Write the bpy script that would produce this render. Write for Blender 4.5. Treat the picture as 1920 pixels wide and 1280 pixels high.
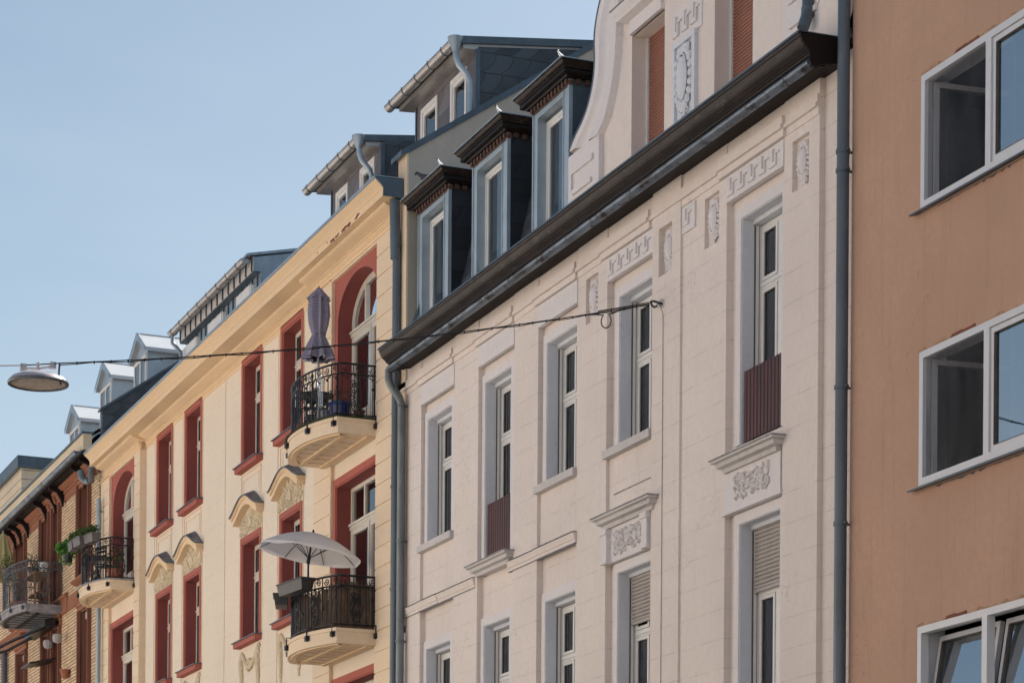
import bpy, bmesh, math, random
from math import sin, cos, tan, pi, atan, atan2, sqrt, radians
from mathutils import Vector, Matrix
random.seed(7)
for o in list(bpy.data.objects): bpy.data.objects.remove(o)
SC = bpy.context.scene
COL = SC.collection

# ------------------------------------------------------------------ camera
F = 4700.0; H0 = 1933.5; RHO = .007; AL = atan(1925/4700); D = 13.2; EYE = 1.7
cam_d = bpy.data.cameras.new('camera'); cam = bpy.data.objects.new('camera', cam_d); COL.objects.link(cam)
cam_d.sensor_width = 36; cam_d.sensor_fit = 'HORIZONTAL'; cam_d.lens = F/1920*36
cam_d.shift_y = (H0-640)/1920; cam_d.clip_start = .1; cam_d.clip_end = 2000
_R = Vector((sin(AL), cos(AL), 0)); _U = Vector((0, 0, 1)); _V = Vector((-cos(AL), sin(AL), 0))
_r = _R*cos(RHO)+_U*sin(RHO); _u = -_R*sin(RHO)+_U*cos(RHO)
m = Matrix((_r, _u, -_V)).transposed().to_4x4(); m.translation = (0, -D, EYE)
cam.matrix_world = m
SC.camera = cam

# ------------------------------------------------------------------ light
SUN_DIR = Vector((-.30, .72, .66)).normalized()
w = bpy.data.worlds.new('World'); SC.world = w; w.use_nodes = True
nt = w.node_tree; nt.nodes.clear()
sky = nt.nodes.new('ShaderNodeTexSky'); sky.sky_type = 'NISHITA'; sky.sun_disc = False
sky.sun_elevation = math.asin(SUN_DIR.z); sky.sun_rotation = atan2(SUN_DIR.x, SUN_DIR.y)
sky.air_density = 1.0; sky.dust_density = 2.3; sky.ozone_density = .55; sky.altitude = 100
bg = nt.nodes.new('ShaderNodeBackground'); bg.inputs['Strength'].default_value = .0505
wo = nt.nodes.new('ShaderNodeOutputWorld')
tcw = nt.nodes.new('ShaderNodeTexCoord'); mpw = nt.nodes.new('ShaderNodeMapping'); mpw.inputs['Scale'].default_value = (1.2, 1.2, 4.5); nt.links.new(tcw.outputs['Generated'], mpw.inputs[0])
nzw = nt.nodes.new('ShaderNodeTexNoise'); nzw.inputs['Scale'].default_value = 3.2; nzw.inputs['Detail'].default_value = 7; nzw.inputs['Roughness'].default_value = .55; nzw.inputs['Distortion'].default_value = .6; nt.links.new(mpw.outputs[0], nzw.inputs['Vector'])
rpw = nt.nodes.new('ShaderNodeMapRange'); rpw.inputs['From Min'].default_value = .42; rpw.inputs['From Max'].default_value = .75; rpw.inputs['To Max'].default_value = .22; nt.links.new(nzw.outputs[0], rpw.inputs['Value'])
mxw = nt.nodes.new('ShaderNodeMix'); mxw.data_type = 'RGBA'; sxw = nt.nodes.new('ShaderNodeSeparateXYZ'); nt.links.new(tcw.outputs['Generated'], sxw.inputs[0])
hzw = nt.nodes.new('ShaderNodeMapRange'); hzw.inputs['From Min'].default_value = .42; hzw.inputs['From Max'].default_value = .14; hzw.inputs['To Max'].default_value = .62; nt.links.new(sxw.outputs[2], hzw.inputs['Value'])
adw = nt.nodes.new('ShaderNodeMath'); adw.operation = 'ADD'; nt.links.new(hzw.outputs[0], adw.inputs[0]); nt.links.new(rpw.outputs[0], adw.inputs[1]); nt.links.new(adw.outputs[0], mxw.inputs[0]); nt.links.new(sky.outputs[0], mxw.inputs[6]); mxw.inputs[7].default_value = (4.7, 5.45, 6.7, 1)   # thin high haze
tnt = nt.nodes.new('ShaderNodeMix'); tnt.data_type = 'RGBA'; tnt.blend_type = 'MULTIPLY'; tnt.inputs[0].default_value = 1; nt.links.new(mxw.outputs[2], tnt.inputs[6]); tnt.inputs[7].default_value = (.955, 1.02, .985, 1)
nt.links.new(tnt.outputs[2], bg.inputs[0]); nt.links.new(bg.outputs[0], wo.inputs[0])
sl = bpy.data.lights.new('sun', 'SUN'); sl.energy = 5.0; sl.angle = radians(.5); sl.color = (1, .95, .88)
so = bpy.data.objects.new('sun', sl); COL.objects.link(so); so.location = (0, 0, 40)
so.rotation_euler = SUN_DIR.to_track_quat('Z', 'Y').to_euler()
SC.view_settings.view_transform = 'Standard'; SC.view_settings.look = 'None'
SC.view_settings.gamma = 1; SC.view_settings.exposure = 1.32
SC.render.engine = 'CYCLES'

# pixel of the photo -> point on a plane of the real facade
def ray(px, py):
    cx = (px-960)/F; cy = (H0-py)/F
    ar = cx*cos(RHO)-cy*sin(RHO); au = cx*sin(RHO)+cy*cos(RHO)
    return (-cos(AL)+ar*sin(AL), sin(AL)+ar*cos(AL), au)
def P(px, py, y=0):
    d = ray(px, py); t = (y+D)/d[1]; return (t*d[0], EYE+t*d[2])
def PX(px, py, y=0): return P(px, py, y)[0]
def PZ(px, py, y=0): return P(px, py, y)[1]
def at(px, py, t):
    d = ray(px, py); return Vector((t*d[0], -D+t*d[1], EYE+t*d[2]))

# ------------------------------------------------------------------ materials
class NT:
    def __init__(s, name):
        s.m = bpy.data.materials.new(name); s.m.use_nodes = True; s.t = s.m.node_tree; s.t.nodes.clear()
        s.out = s.n('ShaderNodeOutputMaterial'); s.b = s.n('ShaderNodeBsdfPrincipled')
        s.l(s.b.outputs[0], s.out.inputs[0]); s.co = s.n('ShaderNodeTexCoord').outputs['Object']
    def n(s, ty, **k):
        x = s.t.nodes.new(ty)
        for a, b in k.items(): setattr(x, a, b)
        return x
    def l(s, a, b): s.t.links.new(a, b)
    def math(s, op, a, b=None, c=None):
        x = s.n('ShaderNodeMath', operation=op)
        for i, v in enumerate((a, b, c)):
            if v is None: continue
            if isinstance(v, (int, float)): x.inputs[i].default_value = v
            else: s.l(v, x.inputs[i])
        return x.outputs[0]
    def xyz(s):
        x = s.n('ShaderNodeSeparateXYZ'); s.l(s.co, x.inputs[0]); return x.outputs
    def noise(s, scale, detail=4, rough=.55, stretch=None, dist=0):
        v = s.co
        if stretch:
            mp = s.n('ShaderNodeMapping'); mp.inputs['Scale'].default_value = stretch; s.l(s.co, mp.inputs[0]); v = mp.outputs[0]
        x = s.n('ShaderNodeTexNoise'); x.inputs['Scale'].default_value = scale; x.inputs['Detail'].default_value = detail
        x.inputs['Roughness'].default_value = rough; x.inputs['Distortion'].default_value = dist
        s.l(v, x.inputs['Vector']); return x.outputs[0]
    def ramp(s, f, pts):
        x = s.n('ShaderNodeValToRGB'); e = x.color_ramp.elements
        while len(e) < len(pts): e.new(.5)
        for i, (p, c) in enumerate(pts): e[i].position = p; e[i].color = (c[0], c[1], c[2], 1) if not isinstance(c, (int, float)) else (c, c, c, 1)
        s.l(f, x.inputs[0]); return x.outputs[0]
    def mix(s, f, a, b, mode='MIX'):
        x = s.n('ShaderNodeMix', data_type='RGBA', blend_type=mode)
        if isinstance(f, (int, float)): x.inputs[0].default_value = f
        else: s.l(f, x.inputs[0])
        for i, v in ((6, a), (7, b)):
            if isinstance(v, tuple): x.inputs[i].default_value = (*v[:3], 1)
            else: s.l(v, x.inputs[i])
        return x.outputs[2]
    def col(s, c):
        if isinstance(c, tuple): s.b.inputs['Base Color'].default_value = (*c[:3], 1)
        else: s.l(c, s.b.inputs['Base Color'])
    def set(s, rough=.7, metal=0, spec=.5):
        if isinstance(rough, (int, float)): s.b.inputs['Roughness'].default_value = rough
        else: s.l(rough, s.b.inputs['Roughness'])
        s.b.inputs['Metallic'].default_value = metal
        s.b.inputs['Specular IOR Level'].default_value = spec
    def bump(s, h, strength=.3, dist=.01):
        x = s.n('ShaderNodeBump'); x.inputs['Strength'].default_value = strength; x.inputs['Distance'].default_value = dist
        s.l(h, x.inputs['Height']); s.l(x.outputs[0], s.b.inputs['Normal'])

def sc(c, k): return tuple(v*k for v in c)
def stucco(name, base, var=.10, grime=.25, joint=None, jstr=.55, rough=.92, grain=.25, streak=.5):
    """painted render: broad tone drift, rain streaks, dirt specks, fine grain, optional scored joints"""
    n = NT(name)
    big = n.noise(.55, 5, .6)
    c = n.mix(n.ramp(big, [(.3, 0.), (.72, 1.)]), sc(base, 1-var), sc(base, 1+var*.6))
    c = n.mix(n.ramp(n.noise(13, 5, .65), [(.35, 0.), (.65, 1.)]), c, sc(base, 1.07)) if False else n.mix(n.math('MULTIPLY', n.ramp(n.noise(13, 5, .65), [(.38, 0.), (.62, 1.)]), .45), c, sc(base, .88))
    st = n.noise(1.6, 6, .62, stretch=(5.5, 5.5, .35))
    c = n.mix(n.math('MULTIPLY', n.ramp(st, [(.53, 0.), (.78, 1.)]), streak*grime), c, sc((base[0]*.62, base[1]*.6, base[2]*.58), 1))
    sp = n.noise(34, 3, .5)
    c = n.mix(n.math('MULTIPLY', n.ramp(sp, [(.68, 0.), (.76, 1.)]), grime*.9), c, sc(base, .55))
    pt = n.noise(3.1, 4, .6)
    c = n.mix(n.math('MULTIPLY', n.ramp(pt, [(.58, 0.), (.66, 1.)]), grime*.28), c, sc(base, .80))
    cr = n.n('ShaderNodeTexVoronoi', feature='DISTANCE_TO_EDGE'); cr.inputs['Scale'].default_value = .9
    wv = n.n('ShaderNodeVectorMath', operation='ADD'); cn_ = n.n('ShaderNodeTexNoise'); cn_.inputs['Scale'].default_value = 3.5; cn_.inputs['Detail'].default_value = 5; n.l(n.co, cn_.inputs['Vector']); n.l(n.co, wv.inputs[0]); n.l(cn_.outputs['Color'], wv.inputs[1]); n.l(wv.outputs[0], cr.inputs['Vector'])
    ck = n.math('MULTIPLY', n.math('SUBTRACT', 1, n.ramp_s(cr.outputs['Distance'], .002, .007)), n.ramp(n.noise(.8, 3, .5), [(.55, 0.), (.62, 1.)]))
    c = n.mix(n.math('MULTIPLY', ck, grime*1.1), c, sc(base, .45))
    fine = n.noise(120, 3, .6); h = n.math('ADD', n.math('MULTIPLY', fine, grain), n.math('MULTIPLY', n.noise(9, 4, .6), .6))
    if joint:
        x, y, z = n.xyz()
        wob = n.math('MULTIPLY', n.math('SUBTRACT', n.noise(2.2, 4, .6), .5), .022)
        zz = n.math('ADD', z, wob)
        fz = n.math('FRACT', n.math('DIVIDE', n.math('ADD', zz, joint[2]), joint[0]))
        d = n.math('MULTIPLY', n.math('ABSOLUTE', n.math('SUBTRACT', fz, .5)), joint[0])
        lz = n.math('SUBTRACT', 1, n.ramp_s(d, .004, .009))
        row = n.math('FLOOR', n.math('DIVIDE', n.math('ADD', zz, joint[2]), joint[0]))
        off = n.math('MULTIPLY', n.math('MODULO', row, 2), joint[1]*.5)
        fx = n.math('FRACT', n.math('DIVIDE', n.math('ADD', n.math('ADD', x, off), 200), joint[1]))
        dx = n.math('MULTIPLY', n.math('ABSOLUTE', n.math('SUBTRACT', fx, .5)), joint[1])
        lx = n.math('MULTIPLY', n.math('SUBTRACT', 1, n.ramp_s(dx, .003, .007)), .22)
        ln = n.math('MAXIMUM', lz, lx)
        vis = n.ramp(n.noise(2.7, 4, .6, stretch=(1, 1, 3)), [(.40, .06), (.60, 1.)])
        ln = n.math('MULTIPLY', ln, vis)
        c = n.mix(n.math('MULTIPLY', ln, jstr), c, sc(base, .42))
        h = n.math('SUBTRACT', h, n.math('MULTIPLY', ln, .8))
    n.col(c); n.set(rough, spec=.25); n.bump(h, .35, .006)
    return n.m
def _ramp_s(s, v, a, b):
    x = s.n('ShaderNodeMapRange'); x.inputs['From Min'].default_value = a; x.inputs['From Max'].default_value = b
    s.l(v, x.inputs['Value']); return x.outputs[0]
NT.ramp_s = _ramp_s

def plain(name, base, rough=.6, metal=0, spec=.5, var=.15, scale=6, bump=.15, spots=None, stretch=None):
    n = NT(name)
    f = n.noise(scale, 5, .6, stretch=stretch)
    c = n.mix(n.ramp(f, [(.3, 0.), (.7, 1.)]), sc(base, 1-var), sc(base, 1+var))
    if spots:
        g = n.noise(spots[1], 5, .65, stretch=stretch)
        c = n.mix(n.ramp(g, [(spots[2], 0.), (spots[2]+.1, 1.)]), c, spots[0])
    n.col(c); n.set(rough, metal, spec); n.bump(n.noise(scale*8, 3, .5), bump, .004)
    return n.m

M = {}
M['white'] = stucco('white_render', (.79, .695, .635), var=.10, grime=.38, joint=(.344, .93, .10), jstr=.32)
M['white_plain'] = stucco('white_render_plain', (.79, .695, .635), var=.07, grime=.34)
M['trim'] = stucco('white_trim_paint', (.76, .71, .70), var=.05, grime=.30)
M['trim_old'] = stucco('weathered_white_trim', (.62, .58, .56), var=.14, grime=.9)
M['grey_trim'] = stucco('grey_white_trim', (.70, .71, .75), var=.05, grime=.35)
M['stone_cap'] = plain('grey_stone_cap', (.30, .29, .30), .9, var=.35, scale=9)
M['yellow'] = stucco('yellow_render', (.84, .72, .575), var=.06, grime=.16, joint=(.46, 1.4, .05), jstr=.20)
M['yellow_plain'] = stucco('yellow_render_plain', (.82, .65, .47), var=.05, grime=.14)
M['yellow_deep'] = stucco('yellow_cornice_shaded', (.83, .62, .40), var=.06, grime=.2)  # warm shade of cornice and undersides put into a deeper yellow
M['relief'] = stucco('cream_relief', (.74, .62, .44), var=.12, grime=.5)
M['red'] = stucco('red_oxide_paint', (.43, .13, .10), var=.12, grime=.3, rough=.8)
M['red_shaded'] = stucco('red_oxide_shaded', (.27, .075, .066), var=.10, grime=.3, rough=.8)  # same red made darker: shade inside the openings put into the colour
M['orange'] = stucco('terracotta_render', (.53, .33, .235), var=.13, grime=.45, grain=.9, streak=.8)
M['beige'] = stucco('beige_firewall_render', (.50, .45, .38), var=.12, grime=.5)
M['zinc'] = plain('zinc_sheet', (.32, .38, .43), .42, .55, var=.18, scale=3, bump=.08, spots=((.16, .2, .23), 1.7, .60), stretch=(1, 1, .6))
M['zinc_pale'] = plain('pale_zinc_sheet', (.38, .45, .50), .45, .35, var=.12, scale=3, bump=.05)
M['zinc_gutter'] = plain('zinc_gutter', (.42, .40, .38), .38, .6, var=.15, scale=5, bump=.05)
M['zinc_dark'] = plain('dark_zinc_flashing', (.085, .115, .14), .45, .3, var=.2, scale=4, bump=.06)
M['pipe_dark'] = plain('dark_grey_pipe', (.10, .125, .15), .42, .2, var=.2, scale=3, bump=.06, stretch=(1, 1, .4))
M['pipe_zinc'] = plain('weathered_zinc_pipe', (.15, .17, .18), .45, .4, var=.3, scale=4, bump=.06, stretch=(1, 1, .4))
M['lead'] = plain('lead_cap', (.11, .13, .16), .45, .25, var=.25, scale=7)
M['brown'] = plain('brown_painted_wood', (.024, .015, .012), .52, var=.6, scale=5, spots=((.085, .068, .06), 12, .60), stretch=(.45, 1, 1), bump=.9, spec=.28)
M['brown_dark'] = plain('dark_brown_wood', (.010, .0055, .0045), .6, spec=.25, var=.4, scale=4, stretch=(.4, 1, 1))
M['brown_red'] = plain('red_brown_wood', (.095, .048, .034), .6, var=.35, scale=9)
M['gutter_blue'] = plain('blue_grey_gutter', (.13, .16, .20), .36, .3, var=.5, scale=5, bump=.4, spots=((.022, .017, .017), 6, .52), stretch=(.5, 1, 1))
M['frame'] = plain('white_window_frame', (.74, .72, .69), .38, var=.05, scale=4, bump=.02)
M['frame_cream'] = plain('cream_window_frame', (.72, .66, .56), .42, var=.06, scale=4, bump=.02)
M['rail'] = plain('dark_guide_rail', (.10, .09, .085), .6, var=.2)
M['iron'] = plain('black_wrought_iron', (.013, .014, .017), .38, .2, var=.4, scale=12)
M['iron_grey'] = plain('grey_painted_iron', (.10, .105, .115), .5, .2, var=.3, scale=9)
M['shutter'] = plain('red_brown_roller_shutter', (.29, .125, .085), .55, var=.12, scale=3, bump=.05)
M['shutter_grey'] = plain('grey_roller_shutter', (.40, .36, .33), .6, var=.10, scale=3, bump=.05)
M['guard'] = plain('oxblood_sheet', (.060, .011, .011), .5, .1, var=.35, scale=5, stretch=(3, 1, .5))
M['room'] = plain('dim_room_wall', (.085, .08, .08), .9, var=.2)
M['dark'] = plain('dark_interior', (.035, .032, .033), .9, var=.2)
M['brick_red'] = stucco('red_sandstone', (.33, .145, .085), var=.16, grime=.5)
M['brick_redbrown'] = stucco('brown_sandstone', (.22, .095, .065), var=.14, grime=.4)
M['white_pvc'] = plain('white_plastic', (.64, .64, .66), .35, var=.03)
M['terracotta'] = plain('terracotta_pot', (.34, .125, .07), .8, var=.15)
M['blue_glaze'] = plain('blue_glazed_pot', (.012, .035, .16), .25, var=.3)
M['planter_grey'] = plain('grey_plastic_planter', (.13, .12, .12), .5, var=.1)
M['planter_black'] = plain('black_plastic_planter', (.035, .034, .036), .45, var=.25, scale=9)
M['soil'] = plain('soil', (.03, .02, .014), .95, var=.4, scale=40)
M['turf'] = plain('artificial_turf', (.020, .032, .010), .95, var=.5, scale=60, bump=.9)
M['wood'] = plain('weathered_wood', (.24, .15, .09), .75, var=.3, scale=9)
M['lamp_metal'] = plain('pale_lamp_metal', (.40, .38, .41), .35, .3, var=.05)
M['lamp_rim'] = plain('dark_lamp_rim', (.10, .11, .13), .4, .3)
M['cable'] = plain('black_cable', (.018, .017, .02), .6)
M['porcelain'] = plain('white_porcelain', (.7, .68, .66), .3, var=.05)
M['feather'] = plain('slate_grey_feathers', (.05, .052, .06), .7, var=.45, scale=22)
M['feather_pale'] = plain('pale_feathers', (.45, .45, .47), .7, var=.2, scale=22)
M['white_cap'] = plain('white_cap_tile', (.8, .8, .78), .4, var=.03)
M['foil'] = plain('silver_foil', (.75, .8, .85), .15, .9, var=.2, scale=20)
M['cushion'] = plain('grey_cloth', (.22, .22, .25), .9, var=.2)
M['paint_chip'] = plain('rust_red_chipped_paint', (.22, .075, .05), .9, var=.4, scale=30)
M['brickwork'] = plain('exposed_brick', (.20, .065, .04), .95, var=.4, scale=20)
M['mortar'] = plain('exposed_mortar', (.38, .23, .14), .95, var=.3, scale=20)
M['asphalt'] = plain('asphalt', (.085, .083, .08), .9, var=.2, scale=2)
M['opp_brown'] = plain('brown_render', (.36, .33, .31), .9, var=.1)  # dark so the right-hand facades get less bounced light
M['opp'] = plain('pale_house_render', (.83, .80, .75), .9, var=.04)  # pale for a strong bounce onto the facades
M['paving'] = plain('pale_paving', (.33, .31, .29), .9, var=.12, scale=2)
M['ground'] = plain('pale_ground', (.30, .28, .26), .95, var=.2, scale=.3)

def m_leaf(name, a, b):
    n = NT(name); f = n.noise(9, 3, .6)
    n.col(n.mix(n.ramp(f, [(.35, 0.), (.65, 1.)]), a, b)); n.set(.6, spec=.3); return n.m
M['leaf'] = m_leaf('green_leaves', (.035, .075, .016), (.10, .16, .035))
M['leaf_bright'] = m_leaf('bright_green_leaves', (.05, .16, .02), (.10, .30, .045))
M['leaf_dry'] = m_leaf('grey_green_leaves', (.05, .06, .03), (.13, .12, .06))

def m_slate(name, ax, wdt, hgt, base=(.055, .068, .082)):
    """slate shingles with curved (scalloped) joints; ax = axis running along the courses"""
    n = NT(name); X = n.xyz()
    wob = n.math('MULTIPLY', n.math('SUBTRACT', n.noise(3, 2, .5), .5), .02)
    p = n.math('DIVIDE', n.math('ADD', n.math('ADD', X[ax], 300), wob), wdt)
    q = n.math('DIVIDE', n.math('ADD', n.math('ADD', X[2], 0), wob), hgt)
    row = n.math('FLOOR', q); fq = n.math('FRACT', q)
    cur = n.math('MULTIPLY', n.math('POWER', n.math('SUBTRACT', 1, fq), 2.2), .85)
    pp = n.math('ADD', n.math('ADD', p, cur), n.math('MULTIPLY', row, .37))
    fp = n.math('FRACT', pp); cell = n.math('FLOOR', pp)
    l1 = n.math('SUBTRACT', 1, n.ramp_s(n.math('MULTIPLY', fp, wdt), .004, .016))
    l2 = n.math('SUBTRACT', 1, n.ramp_s(n.math('MULTIPLY', fq, hgt), .004, .014))
    ln = n.math('MAXIMUM', l1, l2)
    cv = n.n('ShaderNodeCombineXYZ'); n.l(cell, cv.inputs[0]); n.l(row, cv.inputs[1])
    wn = n.n('ShaderNodeTexWhiteNoise'); n.l(cv.outputs[0], wn.inputs[0])
    c = n.mix(wn.outputs[0], sc(base, .72), sc(base, 1.35))
    c = n.mix(n.ramp(n.noise(2.2, 4, .6), [(.45, 0.), (.7, .55)]), c, sc((base[0]*1.25, base[1]*1.05, base[2]), 1.3))
    c = n.mix(n.math('MULTIPLY', ln, .85), c, (.012, .014, .018))
    n.col(c); n.set(.55, spec=.4)
    n.bump(n.math('SUBTRACT', n.math('MULTIPLY', fp, .5), ln), .5, .012); return n.m
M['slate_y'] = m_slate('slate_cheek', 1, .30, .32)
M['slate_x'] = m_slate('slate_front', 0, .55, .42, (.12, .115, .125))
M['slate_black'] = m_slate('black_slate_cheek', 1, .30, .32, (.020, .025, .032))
M['slate_roof'] = m_slate('slate_roof', 0, .34, .26, (.048, .055, .068))

def m_brick():
    n = NT('yellow_clinker_brick'); X = n.xyz()
    q = n.math('DIVIDE', X[2], .082); row = n.math('FLOOR', q)
    p = n.math('DIVIDE', n.math('ADD', n.math('ADD', X[0], 200), n.math('MULTIPLY', n.math('MODULO', row, 2), .125)), .25)
    l1 = n.math('SUBTRACT', 1, n.ramp_s(n.math('FRACT', q), .16, .30))
    l2 = n.math('MULTIPLY', n.math('SUBTRACT', 1, n.ramp_s(n.math('FRACT', p), .03, .06)), .7)
    ln = n.math('MAXIMUM', l1, l2)
    cv = n.n('ShaderNodeCombineXYZ'); n.l(n.math('FLOOR', p), cv.inputs[0]); n.l(row, cv.inputs[1])
    wn = n.n('ShaderNodeTexWhiteNoise'); n.l(cv.outputs[0], wn.inputs[0])
    c = n.mix(wn.outputs[0], (.55, .38, .22), (.76, .56, .36))
    c = n.mix(ln, c, (.15, .085, .055)); n.col(c); n.set(.9)
    n.bump(n.math('SUBTRACT', 0, ln), .6, .01); return n.m
M['brick'] = m_brick()

def m_stripes(name, a, b, period, duty, axis=2, rough=.85, scale_uv=False):
    n = NT(name); X = n.xyz()
    f = n.math('FRACT', n.math('DIVIDE', X[axis], period)); s = n.math('GREATER_THAN', f, duty)
    n.col(n.mix(s, a, b)); n.set(rough, spec=.2); n.bump(n.noise(40, 3, .5), .1, .003); return n.m
M['parasol_stripe'] = m_stripes('striped_parasol_cloth', (.055, .05, .14), (.50, .47, .52), .034, .52)
def m_cloth(name, c, trans=.25):
    n = NT(name); n.col(c); n.set(.9, spec=.1)
    tr = n.n('ShaderNodeBsdfTranslucent'); tr.inputs[0].default_value = (*c, 1)
    mx = n.n('ShaderNodeMixShader'); mx.inputs[0].default_value = trans
    n.l(n.b.outputs[0], mx.inputs[1]); n.l(tr.outputs[0], mx.inputs[2]); n.l(mx.outputs[0], n.out.inputs[0])
    n.bump(n.noise(25, 3, .5), .12, .004); return n.m
M['parasol_white'] = m_cloth('white_parasol_cloth', (.90, .87, .86), .38)
M['parasol_yellow'] = m_cloth('pale_yellow_parasol_cloth', (.62, .56, .30), .35)
M['curtain'] = m_cloth('grey_net_curtain', (.55, .53, .52), .35)
M['curtain_pale'] = m_cloth('pale_net_curtain', (.62, .62, .62), .35)
M['curtain_blue'] = m_cloth('blue_patterned_curtain', (.30, .40, .52), .25)

def m_reed():
    n = NT('reed_matting'); f = n.noise(9, 5, .7, stretch=(9, 9, .6)); g = n.noise(2.5, 3, .6)
    c = n.mix(n.ramp(f, [(.32, 0.), (.66, 1.)]), (.045, .028, .02), (.26, .185, .13))
    c = n.mix(n.ramp(g, [(.4, 0.), (.7, .6)]), c, (.09, .055, .04))
    n.col(c); n.set(.85); n.bump(f, .8, .012); return n.m
M['reed'] = m_reed()

def m_glass(name, tint=(.62, .66, .66), refl=1.0, ior=2.5):
    n = NT(name); n.t.nodes.remove(n.b)
    g = n.n('ShaderNodeBsdfGlossy'); g.inputs['Roughness'].default_value = .015; g.inputs[0].default_value = (.9*refl, .95*refl, refl, 1)
    t = n.n('ShaderNodeBsdfTransparent'); t.inputs[0].default_value = (*tint, 1)
    f = n.n('ShaderNodeFresnel'); f.inputs[0].default_value = ior
    bp = n.n('ShaderNodeBump'); bp.inputs['Strength'].default_value = .05; bp.inputs['Distance'].default_value = .02
    n.l(n.noise(1.3, 2, .5), bp.inputs['Height']); n.l(bp.outputs[0], g.inputs['Normal'])
    mx = n.n('ShaderNodeMixShader'); n.l(f.outputs[0], mx.inputs[0]); n.l(t.outputs[0], mx.inputs[1]); n.l(g.outputs[0], mx.inputs[2])
    n.l(mx.outputs[0], n.out.inputs[0]); return n.m
M['glass'] = m_glass('window_glass')
M['glass_sky'] = m_glass('reflective_window_glass', ior=6.0)
def m_screen():
    n = NT('insect_mesh'); n.col((.05, .052, .06)); n.set(.5)
    t = n.n('ShaderNodeBsdfTransparent'); mx = n.n('ShaderNodeMixShader')
    f = n.ramp(n.noise(2.0, 3, .6, stretch=(2, 2, .5)), [(.4, .22), (.65, .42)]); n.l(f, mx.inputs[0]); n.l(n.b.outputs[0], mx.inputs[2]); n.l(t.outputs[0], mx.inputs[1]); n.l(mx.outputs[0], n.out.inputs[0]); return n.m
M['mesh_screen'] = m_screen()
def m_lampglass():
    n = NT('lamp_lens'); f = n.noise(18, 4, .6)
    n.col(n.mix(n.ramp(f, [(.5, 0.), (.72, 1.)]), (.50, .42, .36), (.16, .10, .07))); n.set(.3); n.bump(f, .3, .01); return n.m
M['lens'] = m_lampglass()

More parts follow.
